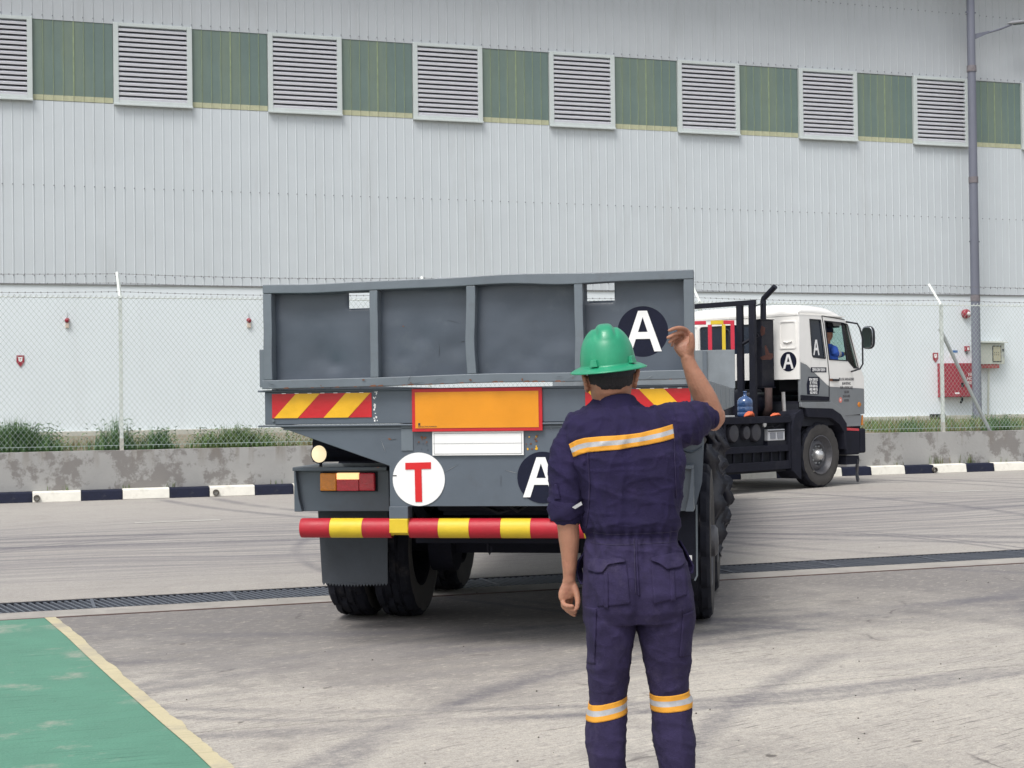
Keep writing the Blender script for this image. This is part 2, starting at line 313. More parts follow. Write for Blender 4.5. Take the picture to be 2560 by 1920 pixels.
    # distinct tyre arcs
    rg = [(-3, -4, 21.2, .10), (-2.5, -5, 22.6, .09), (6, 46, 30.3, .12), (5, 47, 31.0, .10), (7, 45, 28.2, .10), (17, 25, 14.2, .13), (18, 26, 16.1, .12), (16, 3, 9.3, .12), (15.5, 2.5, 8.6, .12), (13, 15.5, 6.4, .12), (13.4, 15, 7.3, .10), (3, 18.5, 12.0, .09), (9, 1, 7.9, .09), (11, 0.5, 6.6, .12), (4, 3, 5.9, .10), (4.2, 3, 6.2, .08), (3.2, 17, 8.6, .12), (5, 19.5, 10.6, .12), (7, 2.2, 6.9, .10), (6.2, 2.0, 6.5, .06), (12, 4, 6.6, .10), (12, 4, 7.1, .08), (12, 4, 6.85, .05), (9, 13, 6.1, .07), (9, 13, 6.35, .05), (9.5, 13.5, 7.0, .07), (15, 6, 7.6, .06), (15, 6, 7.85, .06), (3.5, 12, 5.4, .06), (3.5, 12, 5.6, .05)]
    if kind == 'near': rg = rg[5:]
    gm = mth('MULTIPLY', rng(nz(.45, 3), .34, .50), rng(nz(16, 6, .85), .35, .62, .2, 1))
    for (cx, cy, r, wd) in rg:
        d = N.new('ShaderNodeVectorMath'); d.operation = 'DISTANCE'; d.inputs[1].default_value = (cx, cy, 0)
        fl = N.new('ShaderNodeVectorMath'); fl.operation = 'MULTIPLY'; fl.inputs[1].default_value = (1, 1, 0); L.new(P, fl.inputs[0]); L.new(fl.outputs[0], d.inputs[0])
        e = mth('ABSOLUTE', mth('SUBTRACT', d.outputs['Value'], r))
        band = mth('MULTIPLY', rng(e, wd*.2, wd*1.25, 1, 0), gm)
        col = mix(mth('MULTIPLY', band, .85 if kind == 'far' else .68), col, (.13, .125, .14))
    L.new(col, b.inputs['Base Color']); b.inputs['Roughness'].default_value = .85; b.inputs['Specular IOR Level'].default_value = .3
    bp = N.new('ShaderNodeBump'); bp.inputs['Strength'].default_value = .45; bp.inputs['Distance'].default_value = .008
    L.new(mth('ADD', nz(60, 5, .7), nz(1, 3, .6, mp((3, 60, 1), -18))), bp.inputs['Height']); L.new(bp.outputs[0], b.inputs['Normal'])
    return m
M_far = ground_mat('far'); M_near = ground_mat('near')

def paint_ground(name, col, wear, thr, base=(.40, .36, .31)):
    m = mat(name, col, .7, var=.10, vs_=2.5, bump=.3, bs=60, dirt=base, damt=wear, ds=1.5, dthr=thr)
    t = m.node_tree; N = t.nodes; L = t.links; b = N['Principled BSDF']; src = b.inputs['Base Color'].links[0].from_socket
    tc = N.new('ShaderNodeTexCoord'); v = N.new('ShaderNodeMapping'); v.inputs['Rotation'].default_value = (0, 0, R_(-18)); v.inputs['Scale'].default_value = (3, 45, 1); L.new(tc.outputs['Object'], v.inputs[0])
    n = N.new('ShaderNodeTexNoise'); n.inputs['Scale'].default_value = 1; n.inputs['Detail'].default_value = 5; L.new(v.outputs[0], n.inputs['Vector'])
    r = N.new('ShaderNodeMapRange'); r.inputs[1].default_value = .58; r.inputs[2].default_value = .70; r.inputs[4].default_value = .5; L.new(n.outputs[0], r.inputs[0])
    x = N.new('ShaderNodeMix'); x.data_type = 'RGBA'; L.new(r.outputs[0], x.inputs[0]); L.new(src, x.inputs[6]); x.inputs[7].default_value = (col[0]*.4, col[1]*.45, col[2]*.45, 1); L.new(x.outputs[2], b.inputs['Base Color'])
    return m
M_gpaint = paint_ground('green_floor_paint', (.090, .235, .165), .8, .55)
M_cream = paint_ground('cream_line_paint', (.52, .46, .30), .85, .52, (.34, .31, .26))

# ================================================================== SETTING (wall frame: x along the wall, y away)
FW = Frame((0, 0, 0), R_(18.4))
def setting(name, mb, m, smooth=False, bevel=0):
    o = mb.build(name, m, None, smooth, bevel); o.rotation_euler = (0, 0, FW.a); o['kind'] = 'structure'; return o
# ground: far road slab, near slabs with a joint, drain channel
JY = 0.5*(FW.loc(ground(1480, 1748)).y+FW.loc(ground(2250, 1690)).y)
setting('road', MB().box(-120, 160, 11.84, 24.2, -.3, 0), M_far)
g = thing('ground', FW, None, None, kind='structure')
MB().box(-60, 90, -60, JY-.004, -.3, 0).build('concrete_slab', M_near, g)
MB().box(-60, 90, JY+.004, 10.83, -.3, 0).build('concrete_slab', M_near, g)
MB().box(-400, 500, -400, 500, -.75, -.72).build('subsoil', M_soil, g)
# drain: channel, concrete lips, steel edge, grate bars
dr = thing('drain_channel', FW, None, None, kind='structure')
mb = MB(); mb.box(-60, 90, 11.24, 11.26, -.4, -.002).box(-60, 90, 11.80, 11.84, -.4, -.003).box(-60, 90, 11.26, 11.80, -.42, -.40); mb.build('channel_wall', M_dark, dr)  # walls coloured near-black so the grate gaps look deep in shade
MB().box(-60, 90, 10.90, 11.24, -.3, -.001).build('concrete_lip', mat('lip_concrete', (.32, .30, .275), .9, var=.2, vs_=3, bump=.4, dirt=(.22, .2, .19), damt=.6, ds=4), dr)
MB().box(-60, 90, 10.835, 10.868, -.3, .004).build('steel_edge', mat('rusty_edge', (.10, .062, .055), .8, var=.3, vs_=6), dr)
MB().box(-60, 90, 10.868, 10.90, -.3, -.012).build('mortar_joint', mat('mortar', (.16, .15, .15), .95, var=.3, vs_=6), dr)
M_grate = mat('grate_steel', (.115, .128, .155), .5, metal=.3, var=.25, vs_=8, dirt=(.12, .10, .09), damt=.4, ds=6)
def gbar(mb, x): return mb.add([(x+dx_+sh, y, z) for z in (-.05, -.004) for dx_, y, sh in ((-.009, 11.27, .06), (.009, 11.27, .06), (.009, 11.795, -.06), (-.009, 11.795, -.06))], [(0, 3, 2, 1), (4, 5, 6, 7), (0, 1, 5, 4), (1, 2, 6, 5), (2, 3, 7, 6), (3, 0, 4, 7)])
bm_ = gbar(MB(), 0); bar = bm_.build('grate_bar', M_grate, dr); pitch = .052
x0 = -1.6
for i in range(1, 290):
    c = bar.copy(); COL.objects.link(c); c.location = (x0+i*pitch, 0, random.uniform(-.002, .001)); c.parent = dr
bar.location = (x0, 0, 0)
mb = MB()
for i in range(290, 900):
    x = x0+i*pitch; gbar(mb, x)
for i in range(1, 500):
    x = x0-i*pitch; gbar(mb, x)
mb.build('grate_bars', M_grate, dr, kind='stuff')
for k in range(-10, 24):   # grate panel end frames
    MB().box(x0+k*1.04+.014, x0+k*1.04+.038, 11.262, 11.799, -.052, .001).build('grate_frame', M_grate, dr)
# green walkway and cream border
edge = [(112, 1551), (165, 1592), (217, 1642), (280, 1700), (348, 1760), (410, 1815), (471, 1867), (526, 1920), (640, 2030), (760, 2150)]
E = [FW.loc(ground(*p)) for p in edge]
E[0].y = 10.829
poly = [(p.x, p.y) for p in E]
gw = MB(); vs_ = []
n = 14
for i in range(len(poly)):
    a = poly[i]
    for k in range(n+1):
        t = k/n; vs_.append((a[0]+(-14-a[0])*t, a[1], .004))
gw.add(vs_, [(i*(n+1)+k, i*(n+1)+k+1, (i+1)*(n+1)+k+1, (i+1)*(n+1)+k) for i in range(len(poly)-1) for k in range(n)])
o = setting('green_walkway', gw, M_gpaint)
cl = MB(); L1 = []; L2 = []
for i in range(len(E)-1):
    for s in range(14):
        t = s/14; p = E[i].lerp(E[i+1], t); d = (E[i+1]-E[i]).normalized(); nn = Vector((-d.y, d.x, 0)); nn = nn if nn.x > 0 else -nn
        q = len(L1); wdt = .074+.007*noisev(q*.5, 2)+.022*max(0, noisev(q*.15, 9))+.005*noisev(q*2.3, 5)
        L1.append(p-nn*.002); L2.append(p+nn*wdt)
L2[0].y = L1[0].y
for q in L2[:6]: q.y = min(q.y, 10.828)
cl.add([(p.x, p.y, .008) for p in L1]+[(p.x, p.y, .008) for p in L2], [(i, i+1, len(L1)+i+1, len(L1)+i) for i in range(len(L1)-1)])
setting('cream_border_line', cl, M_cream)
# faint white dashes on the road
rm = thing('road_marking', FW, None, None, kind='structure')
for (a, b) in (((336, 1307), (553, 1301)), ((1894, 1247), (2065, 1241)), ((2330, 1231), (2483, 1226))):
    p, q = FW.loc(ground(*a)), FW.loc(ground(*b)); y = (p.y+q.y)/2
    MB().add([(p.x, y-.035, .004), (q.x, y-.035, .004), (q.x, y+.035, .004), (p.x, y+.035, .004)], [(0, 1, 2, 3)]).build('dash_line', paint_ground('worn_white_line', (.62, .60, .56), .8, .5), rm)
# pebbles and bits on the concrete
M_peb = mat('pebble', (.10, .09, .08), .9, var=.4, vs_=30)
mb = MB()
for i in range(70):
    px = random.uniform(100, 2550); py = random.uniform(1330, 1910); p = FW.loc(ground(px, py)); r = random.uniform(.002, .006)
    mb.ball((p.x, p.y, r*.5), (r, r*random.uniform(.6, 1.2), r*.7), 0, 6, 4)
o = mb.build('loose_grit', M_peb); o.rotation_euler = (0, 0, FW.a); o['kind'] = 'stuff'; tag(o, 'small dark grit scattered over the concrete yard', 'grit')
# kerb of painted blocks, one by one
kb = thing('kerb', FW, None, None, kind='structure')
M_kw = mat('kerb_white', (.74, .72, .65), .7, var=.08, vs_=6, bump=.3, bs=30, dirt=(.42, .38, .33), damt=.6, ds=4, dthr=.6)
M_kb = mat('kerb_black', (.013, .016, .034), .75, spec=.25, var=.3, vs_=6, bump=.3, bs=30, dirt=(.10, .10, .10), damt=.5, ds=5, dthr=.58)
blk = {}
for k in range(-14, 30):
    for j, (a, ln) in enumerate(((.17, .72), (.89, .625))):
        x = a+1.345*k
        m = j
        if j not in blk:
            pr = [(23.93, 0), (23.955, .145), (23.975, .16), (24.12, .165), (24.12, 0)]
            c = MB().prism(pr, .003, ln-.003, lambda p, q, d: (d, p, q)).build('kerb_block', M_kw if j == 0 else M_kb, kb, bevel=.006); c.location = (x, 0, 0); blk[j] = c
        else:
            c = blk[j].copy(); COL.objects.link(c); c.parent = kb; c.location = (x, random.uniform(-.006, .006), random.uniform(-.004, .003))
for px, py in ((92, 1249), (540, 1238), (2336, 1178)):
    p = FW.hit(px, py, 'y', 23.93); mb = MB()
    mb.lathe([(0, .05), (-.06, .05), (-.06, .036), (.0, .034), (.0, .0)], 14, lambda a, b, c: (p.x+b, 23.95+a, .065+c)); mb.m = [0]*42+[1]*(len(mb.m)-42)
    mb.build('weep_pipe', [M_peb, M_dark], kb)
# retaining wall
def wall_mat():
    m = mat('stained_render', (.33, .328, .32), .9, var=.10, vs_=1.5, bump=.35, bs=22, dirt=(.165, .152, .145), damt=.75, ds=2.1, dthr=.50, dw=.06)
    N = m.node_tree.nodes; L = m.node_tree.links; b = N['Principled BSDF']; src = b.inputs['Base Color'].links[0].from_socket
    tc = N.new('ShaderNodeTexCoord'); v = N.new('ShaderNodeMapping'); v.inputs['Scale'].default_value = (7, 1, .8); L.new(tc.outputs['Object'], v.inputs[0])
    n = N.new('ShaderNodeTexNoise'); n.inputs['Scale'].default_value = 1; n.inputs['Detail'].default_value = 5; L.new(v.outputs[0], n.inputs['Vector'])
    s = N.new('ShaderNodeSeparateXYZ'); L.new(tc.outputs['Object'], s.inputs[0])
    r = N.new('ShaderNodeMapRange'); r.inputs[1].default_value = .5; r.inputs[2].default_value = .68; r.inputs[4].default_value = .6; L.new(n.outputs[0], r.inputs[0])
    h = N.new('ShaderNodeMapRange'); h.inputs[1].default_value = .45; h.inputs[2].default_value = .75; L.new(s.outputs[2], h.inputs[0])
    k = N.new('ShaderNodeMath'); k.operation = 'MULTIPLY'; L.new(r.outputs[0], k.inputs[0]); L.new(h.outputs[0], k.inputs[1])
    x = N.new('ShaderNodeMix'); x.data_type = 'RGBA'; L.new(k.outputs[0], x.inputs[0]); L.new(src, x.inputs[6]); x.inputs[7].default_value = (.17, .145, .115, 1); L.new(x.outputs[2], b.inputs['Base Color'])
    return m
M_ret = wall_mat()
mb = MB(); xs = [i*.5 for i in range(-50, 101)]
top = [(x, .765+.012*noisev(x*.8, 3)) for x in xs]
vs_ = [(x, 24.125, .0) for x, z in top]+[(x, 24.135+.006*noisev(x, 8), z) for x, z in top]+[(x, 24.42, z) for x, z in top]+[(x, 24.42, -.3) for x, z in top]
n = len(xs); mb.add(vs_, [(r*n+i, r*n+i+1, (r+1)*n+i+1, (r+1)*n+i) for r in range(3) for i in range(n-1)])
o = mb.build('retaining_wall', M_ret); o.rotation_euler = (0, 0, FW.a); tag(o, 'low stained concrete retaining wall behind the black and white kerb', 'wall')
# raised bank
mb = MB(); xs = [i*1.0 for i in range(-45, 76)]; ys = [24.42, 25, 26, 28, 30, 33, 36, 37.5]
mb.add([(x, y, .73+.03*noisev(x*.5, y*.5)+(.0 if y < 25 else .02)) for y in ys for x in xs], [(r*len(xs)+i, r*len(xs)+i+1, (r+1)*len(xs)+i+1, (r+1)*len(xs)+i) for r in range(len(ys)-1) for i in range(len(xs)-1)])
setting('grass_bank', mb, M_soil, smooth='all')

# ================================================================== WAREHOUSE
wh = thing('warehouse', FW, 'grey ribbed metal warehouse with a band of louvres and green sheets', 'building')
UA, UB, WV = -22, 52, 37.32
MB().box(UA, UB, WV, WV+6, .5, 4.43).build('lower_wall', M_conc_white, wh)
MB().box(UA, UB, WV-.10, WV+.5, .3, .86).build('plinth', M_plinth, wh, bevel=.01)
PIT = 3.77/16
def cladding(name, z0, z1, y, u0, u1, m, parent=wh, mrib=None, h=.010):
    mb = MB(); k0 = math.ceil((u0-2.24)/PIT-.001); u = u0; prof = [(u0, y)]
    k = k0
    while 2.24+k*PIT < u1-.03:
        c = 2.24+k*PIT
        if c-.03 > u0:
            prof += [(c-.020, y, 1), (c-.010, y-h, 1), (c+.010, y-h, 1), (c+.020, y)]
        k += 1
    prof.append((u1, y)); n = len(prof)
    vs_ = [(p[0], p[1], z0) for p in prof]+[(p[0], p[1], z1) for p in prof]
    mb.add(vs_, [(i, i+1, n+i+1, n+i) for i in range(n-1)])
    mb.m = [(1 if len(prof[i]) > 2 and mrib else 0) for i in range(n-1)]
    # close the lower edge with a dark gap line
    return mb.build(name, [m, mrib] if mrib else m, parent)
cladding('lower_cladding', 4.43, 8.84, WV-.03, UA, UB, M_clad)
cladding('upper_cladding', 10.80, 13.9, WV-.05, UA, UB, M_cladshade)
MB().box(UA, UB, WV-.035, WV+.2, 4.40, 4.43).build('base_flashing', mat('dark_flashing', (.20, .21, .22), .6), wh)  # dark grey flashing strip along the lower cladding edge
MB().box(UA, UB, WV, WV+6, 4.44, 14.0).build('inner_frame', M_lfrm, wh)
MB().box(UA, UB, WV-1.3, WV+6, 14.0, 14.25).build('unseen_shading_eave', M_lfrm, wh)  # overhang above the view, added to shade the upper cladding
# screws
mb = MB()
for z, dz in ((6.80, -.004), (12.9, -.006), (10.90, -.0012), (4.62, 0)):
    for k in range(-60, 190):
        u = 2.24+k*PIT
        y = WV-.03-.013 if z < 10 else WV-.05-.013
        zz = z+dz*u; mb.box(u-.012, u+.012, y-.012, y+.01, zz-.012, zz+.012)
mb.build('screw_heads', mat('screw', (.20, .21, .24), .5), wh, kind='stuff')
def make_louvre():
    fr = MB(); W, Z0, Z1 = 1.89, 8.83, 10.83; y0, y1 = WV-.12, WV+.25
    fw = .125
    fr.box(0, fw, y0, y1, Z0, Z1).box(W-fw, W, y0, y1, Z0, Z1).box(fw, W-fw, y0, y1, Z1-.085, Z1).box(fw, W-fw, y0, y1, Z0, Z0+.10).box(-.01, W+.01, y0-.03, y0, Z0-.03, Z0+.02)
    f = fr.build('louvre', M_lfrm, wh, bevel=.008)
    MB().box(fw, W-fw, WV-.005, WV+.2, Z0+.1, Z1-.085).build('backing', M_dark, f)
    s0 = None; n = 15; hh = (Z1-.085-Z0-.10)/n
    for i in range(n):
        if s0 is None:
            s0 = MB().prism([(WV-.10, 0), (WV-.095, -.006), (WV-.01, hh*.78), (WV-.012, hh*.86), (WV-.108, .046)], fw+.002, W-fw-.002, lambda p, q, d: (d, p, q)).build('slat', M_slat, f); s = s0
        else:
            s = s0.copy(); COL.objects.link(s); s.parent = f
        s.location = (0, 0, Z0+.10+hh*i+.008)
    return f
def dup(o, parent=None):
    c = o.copy(); COL.objects.link(c)
    if parent: c.parent = parent
    for ch in list(o.children): dup(ch, c)
    return c
l0 = make_louvre()
bx0, bx1 = 1.89+.003, 3.77-.012
def green(k):
    g = cladding('translucent_sheet', 8.98, 10.80, WV-.035, bx0+2.24-0, bx1+2.24, M_green, wh, M_green)
    mb = MB()
    for j in (9, 10, 11, 12, 13, 14, 15):
        u = 2.24+j*PIT; wdt = .006 if j != 12 else .016
        mb.box(u-wdt+.012, u+wdt+.012, WV-.035-.016, WV-.03, 8.99, 10.80)
    mb.build('pale_rib', M_greenrib, g)
    e = cladding('sheet_end', 8.85, 8.98, WV-.037, bx0+2.24, bx1+2.24, M_greenbase, g)
    return g
g0 = green(0)
for k in range(-6, 13):
    if k != 0:
        c = dup(l0, wh); c.location = (2.24+3.77*k, 0, -.003*k)
        d = dup(g0, wh); d.location = (3.77*k, 0, -.003*k)
l0.location = (2.24, 0, 0)

# wall-mounted things on the warehouse
def wallthing(name, px, py, label, cat, y=WV, group=None):
    p = FW.hit(px, py, 'y', y); o = thing(name, FW.o+FW.x*p.x+FW.y*y+Vector((0, 0, p.z)), label, cat, FW.a, group); return o
M_firered = mat('fire_red_paint', (.30, .018, .04), .45, var=.15, vs_=7)
for px, py, lab in ((168, 806, 'small red and white fire beacon on the white wall, left of the nearer fence post'), (622, 806, 'small red and white fire beacon on the white wall beside the trailer tailgate')):
    t = wallthing('fire_beacon', px, py, lab, 'fire beacon', group='fire beacons on the warehouse wall')
    t.scale = (.8, .8, .8)
    MB().lathe([(0, .0), (0, .075), (-.05, .075), (-.10, .06), (-.12, .0)], 16, lambda a, b, c: (b, a, c+.06)).build('beacon_dome', M_firered, t, 'all')
    MB().box(-.055, .055, -.07, 0, -.17, -.02).build('sounder_box', mat('cream_plastic', (.6, .5, .42), .5), t, bevel=.01)
    MB().tube([(0, -.02, .13), (0, -.02, .3)], .008, 6).build('conduit', M_steel, t)
for px, py, lab in ((51, 902, 'red shield shaped sign on the white wall at the far left'), (2338, 893, 'red shield shaped sign left of the red hose cabinet')):
    t = wallthing('fire_sign', px, py, lab, 'sign', group='shield shaped fire signs on the wall')
    plate('sign_plate', [[(-.09, .13), (.09, .13), (.09, -.04), (0, -.16), (-.09, -.04)]], -.02, -.005, XZ, M_firered, t)
    plate('sign_symbol', [[(-.05, .09), (.05, .09), (.04, -.0), (0, -.03), (-.04, 0)], [(-.02, .06), (.0, .03), (.02, .06)]], -.024, -.02, XZ, M_white, t)
t = wallthing('alarm_bell', 2413, 785, 'round red fire alarm bell high on the wall beside the lamp pole', 'alarm bell')
MB().lathe([(0, .0), (0, .14), (-.08, .14), (-.13, .08), (-.135, 0)], 20, lambda a, b, c: (b, a, c)).build('bell_gong', M_firered, t, 'all')
MB().lathe([(-.136, 0), (-.136, .06), (-.16, .05), (-.165, 0)], 14, lambda a, b, c: (b+.03, a, c)).build('bell_cap', M_white, t, 'all')
t = wallthing('alarm_call_point', 2416, 873, 'small red break glass call point above the hose cabinet', 'call point')
MB().box(-.08, .08, -.06, 0, -.06, .09).build('call_box', M_firered, t, bevel=.01)
MB().box(-.01, .05, -.065, -.058, -.03, .05).build('glass_plate', M_white, t)
MB().tube([(-.02, -.04, -.06), (-.02, -.04, -.14)], .025, 8).build('cable_gland', M_black, t)
a = FW.hit(2358, 908, 'y', WV-.3); b = FW.hit(2451, 992, 'y', WV-.3)
t = thing('hose_cabinet', FW.o+FW.x*a.x+FW.y*(WV-.3)+Vector((0, 0, b.z)), 'large red fire hose cabinet with white lettering behind the fence brace', 'hose cabinet', FW.a)
W_, H_ = b.x-a.x, a.z-b.z
MB().box(0, W_, 0, .3, 0, H_).build('cabinet_body', M_firered, t, bevel=.01)
MB().box(.02, W_*.5-.005, -.012, 0, .02, H_-.02).build('cabinet_door', M_firered, t, bevel=.004)
MB().box(W_*.5+.005, W_-.02, -.012, 0, .02, H_-.02).build('cabinet_door', M_firered, t, bevel=.004)
for i, s in enumerate(('FIRE', 'HOSE', 'REEL')): text_mesh('lettering', s, .13, W_*.76, H_*.62-i*.12, -.016, -.012, XZ, M_white, t)
MB().box(W_*.47, W_*.53, -.04, -.012, H_*.3, H_*.42).build('handle', M_black, t)
MB().ball((W_*.85, -.02, H_*.86), .035).build('lock', M_black, t)
MB().box(W_*.30, W_*.42, -.016, -.012, .09, .14).build('maker_plate', M_white, t)
MB().tube([(W_*.58, .15, 0), (W_*.58, .15, -.1), (W_*.52, .1, -.16)], .035, 8).build('drain_valve', M_black, t, 'all')
t = wallthing('notice_sign', 2382, 880, 'small blue and white notice on the wall above the hose cabinet', 'notice')
MB().box(-.12, .16, -.01, 0, -.02, .05).build('blue_strip', mat('blue_notice', (.05, .16, .40), .5), t)
MB().box(-.12, .05, -.01, 0, -.16, -.02).build('white_panel', M_white, t)
a = FW.hit(2452, 858, 'y', WV-.25); b = FW.hit(2512, 910, 'y', WV-.25)
t = thing('control_box', FW.o+FW.x*a.x+FW.y*(WV-.25)+Vector((0, 0, b.z)), 'cream electrical control box with a glazed front right of the lamp pole', 'control box', FW.a)
W_, H_ = b.x-a.x, a.z-b.z; M_cbox = mat('cream_box_paint', (.46, .48, .43), .5, var=.08, vs_=5)
MB().box(0, W_, 0, .25, 0, H_).build('box_body', M_cbox, t, bevel=.01)
MB().prism([(-.10, H_+.005), (.27, H_+.06), (.27, H_+.08), (-.10, H_+.025)], -.06, W_+.06, lambda p, q, d: (d, p, q)).build('rain_hood', M_cbox, t)
MB().box(W_*.48, W_*.85, -.012, 0, H_*.1, H_*.88).build('window_rim', M_black, t)
MB().box(W_*.51, W_*.82, -.016, -.011, H_*.14, H_*.84).build('window', mat('panel_face', (.40, .38, .27), .4, var=.15, vs_=9), t)
for i in range(3):
    for j in range(2): MB().box(W_*(.55+.08*i), W_*(.58+.08*i), -.022, -.016, H_*(.42+.1*j), H_*(.46+.1*j)).build('button', M_black, t)
MB().box(W_*.9, W_*.97, -.02, 0, H_*.6, H_*.72).build('lock', M_black, t); MB().box(W_*.92, W_*.97, -.02, 0, H_*.35, H_*.5).build('latch', M_steel, t)
MB().box(.03, W_*.78, .02, .22, -.12, -.0).build('cable_bracket', mat('rusty_red', (.28, .05, .05), .7, var=.4, vs_=20), t)
MB().tube([(W_*.42, .12, -.1), (W_*.42, .2, -1.95)], .03, 8).build('conduit', M_cbox, t)
t = wallthing('junction_box', 2352, 1045, 'small dark box low on the wall beside the brace post', 'junction box', y=WV-.15)
MB().box(-.35, .1, -.1, .05, -.03, .12).build('box_body', M_black, t, bevel=.01); MB().box(-.1, .02, -.11, -.1, 0, .08).build('cover', M_steel, t)
# lamp pole
pb = FW.hit(2443, 1035, 'y', WV-.7)
t = thing('street_lamp', FW.o+FW.x*pb.x+FW.y*(WV-.7)+Vector((0, 0, .72)), 'tall dark grey lamp pole with a side arm in front of the warehouse', 'lamp pole', FW.a)
MB().tube([(0, 0, 0), (0, 0, 4), (0, 0, 8), (0, 0, 13.4)], [.135, .128, .120, .112], 20).build('pole', M_pole, t, True)
for pz in (10.25, 7.0, 3.55):
    MB().lathe([(-.09, .12), (-.09, .132+.001), (.09, .132), (.09, .115)], 20, lambda a, b, c: (b*1.03, c*1.03, pz+a)).build('clamp_band', mat('band_rust', (.17, .155, .17), .6, var=.25, vs_=8), t, True)
for pz in (11.9, 5.2):
    MB().box(-.17, .17, -.02, .02, pz-.02, pz+.02).build('step_bolt', M_pole, t)
ap = [FW.hit(x, y, 'y', WV-.7) for x, y in ((2440, 92), (2500, 73), (2528, 62))]
def lt(p): return (p.x-pb.x, 0, p.z-.72)
MB().prism([(.08, lt(ap[0])[2]-.10), (.62, lt(ap[0])[2]+.14), (.62, lt(ap[0])[2]+.20), (.08, lt(ap[0])[2]+.07)], -.035, .035, XZ).build('arm_bracket', M_pole, t, bevel=.005)
MB().tube([(.5, 0, lt(ap[0])[2]+.12), lt(ap[1]), lt(ap[2])], .03, 10).build('arm', M_pole, t, True)
e = Vector(lt(ap[2]))
MB().rings([[tuple(e+Vector((s, math.cos(a)*wy, .055+.09*s/.7+math.sin(a)*hz))) for a in [2*PI*i/14 for i in range(14)]] for s, wy, hz in ((-.12, .03, .02), (.0, .09, .05), (.25, .13, .065), (.55, .12, .05), (.72, .04, .02))]).build('lamp_head', mat('lamp_head_grey', (.30, .31, .34), .5, var=.1), t, 'all')
MB().rings([[tuple(e+Vector((s, math.cos(a)*wy, .00+.09*s/.7+math.sin(a)*.012))) for a in [2*PI*i/12 for i in range(12)]] for s, wy in ((.08, .05), (.2, .09), (.45, .08), (.55, .05))]).build('lamp_glass', M_glassd, t, 'all')
t2 = thing('downpipe', FW.o+FW.x*(pb.x+.42)+FW.y*(WV-.13)+Vector((0, 0, .85)), 'thin grey service pipe on the cladding just right of the lamp pole', 'pipe', FW.a)
MB().tube([(0, 0, 3.6), (0, 0, 13)], .016, 8).build('pipe', M_pole, t2)
for z in (4.2, 6, 8, 9.9, 12): MB().box(-.035, .035, -.025, .06, z-.015, z+.015).build('pipe_clip', M_pole, t2)

# ================================================================== FENCE
FV = 24.30
fc = thing('chain_link_fence', FW, 'chain link fence topped with barbed wire on the low concrete wall', 'fence')
us = [1.53+5.08*k for k in range(-3, 8)]; us = [u if i < 3 else u for i, u in enumerate(us)]
p0 = None
for u in us:
    if p0 is None:
        mb = MB(); mb.box(-.028, .028, -.028, .028, .70, 3.22)
        mb.tube([(0, 0, 3.2), (-.02, .36, 3.62)], .03, 4)
        p0 = mb.build('post', M_postp, fc, bevel=.004); q = p0
        MB().box(-.03, .03, -.034, .034, .70, .95).build('post_foot', M_plinth, p0)
    else: q = dup(p0, fc)
    q.location = (u, FV, 0)
def dwire(mb, p, q, r): mb.tube([p, q], r, 3, cap=False)
mb = MB(); Z0, Z1 = .80, 3.19; Hh = Z1-Z0; d = .082; w0, w1 = us[0], us[-1]; sl = .80   # horizontal run over the height
nw = int((w1-w0+Hh)/d)
run = Hh*.80
for i in range(int((w1-w0+run)/d)):
    for s in (1, -1):
        a = w0+i*d-run/2*0
        xA = a-run if s == 1 else a
        xB = a if s == 1 else a-run
        mb.tube([(xA, FV-.035-.003*s, Z0), (xB, FV-.035-.003*s, Z1)], .0023, 3, cap=False)
mb.build('chain_link_mesh', M_mesh, fc, kind='stuff')
mb = MB()
for i in range(int((w1-w0)/d)):
    x = w0+i*d; mb.tube([(x, FV-.035, Z1-.02), (x+.03, FV-.05, Z1+.035), (x+.05, FV-.03, Z1+.01)], .006, 3)
mb.build('mesh_knuckles', M_postp, fc, kind='stuff')
for z in (3.185, .84): MB().tube([(w0, FV-.03, z), (w1, FV-.03, z)], .005 if z < 3 else .009, 5).build('tension_wire', M_mesh if z < 3 else M_postp, fc)
for (dy, z) in ((.34, 3.60), (.20, 3.44), (.06, 3.29)):
    mb = MB(); pts = []
    for i in range(len(us)-1):
        for s in range(6):
            t_ = s/6; pts.append((us[i]+(us[i+1]-us[i])*t_, FV+dy, z-.035*4*t_*(1-t_)))
    pts.append((us[-1], FV+dy, z)); mb.tube(pts, .0035, 3)
    for i in range(int((w1-w0)/.115)):
        x = w0+i*.115+random.uniform(-.01, .01); k = (x-us[0]) % 5.08/5.08; zz = z-.035*4*k*(1-k)
        mb.tube([(x-.007, FV+dy-.01, zz-.013), (x+.007, FV+dy+.01, zz+.013)], .0035, 3); mb.tube([(x+.007, FV+dy-.01, zz-.012), (x-.007, FV+dy+.01, zz+.012)], .0035, 3)
    mb.build('barbed_wire', M_wire, fc)
br = FW.hit(2352, 822, 'y', FV+.03); bf = FW.hit(2478, 1078, 'y', FV+.03)
MB().tube([(br.x, FV+.06, br.z), (bf.x, FV+.06, .74)], .035, 8).build('brace', M_steel, fc, True)

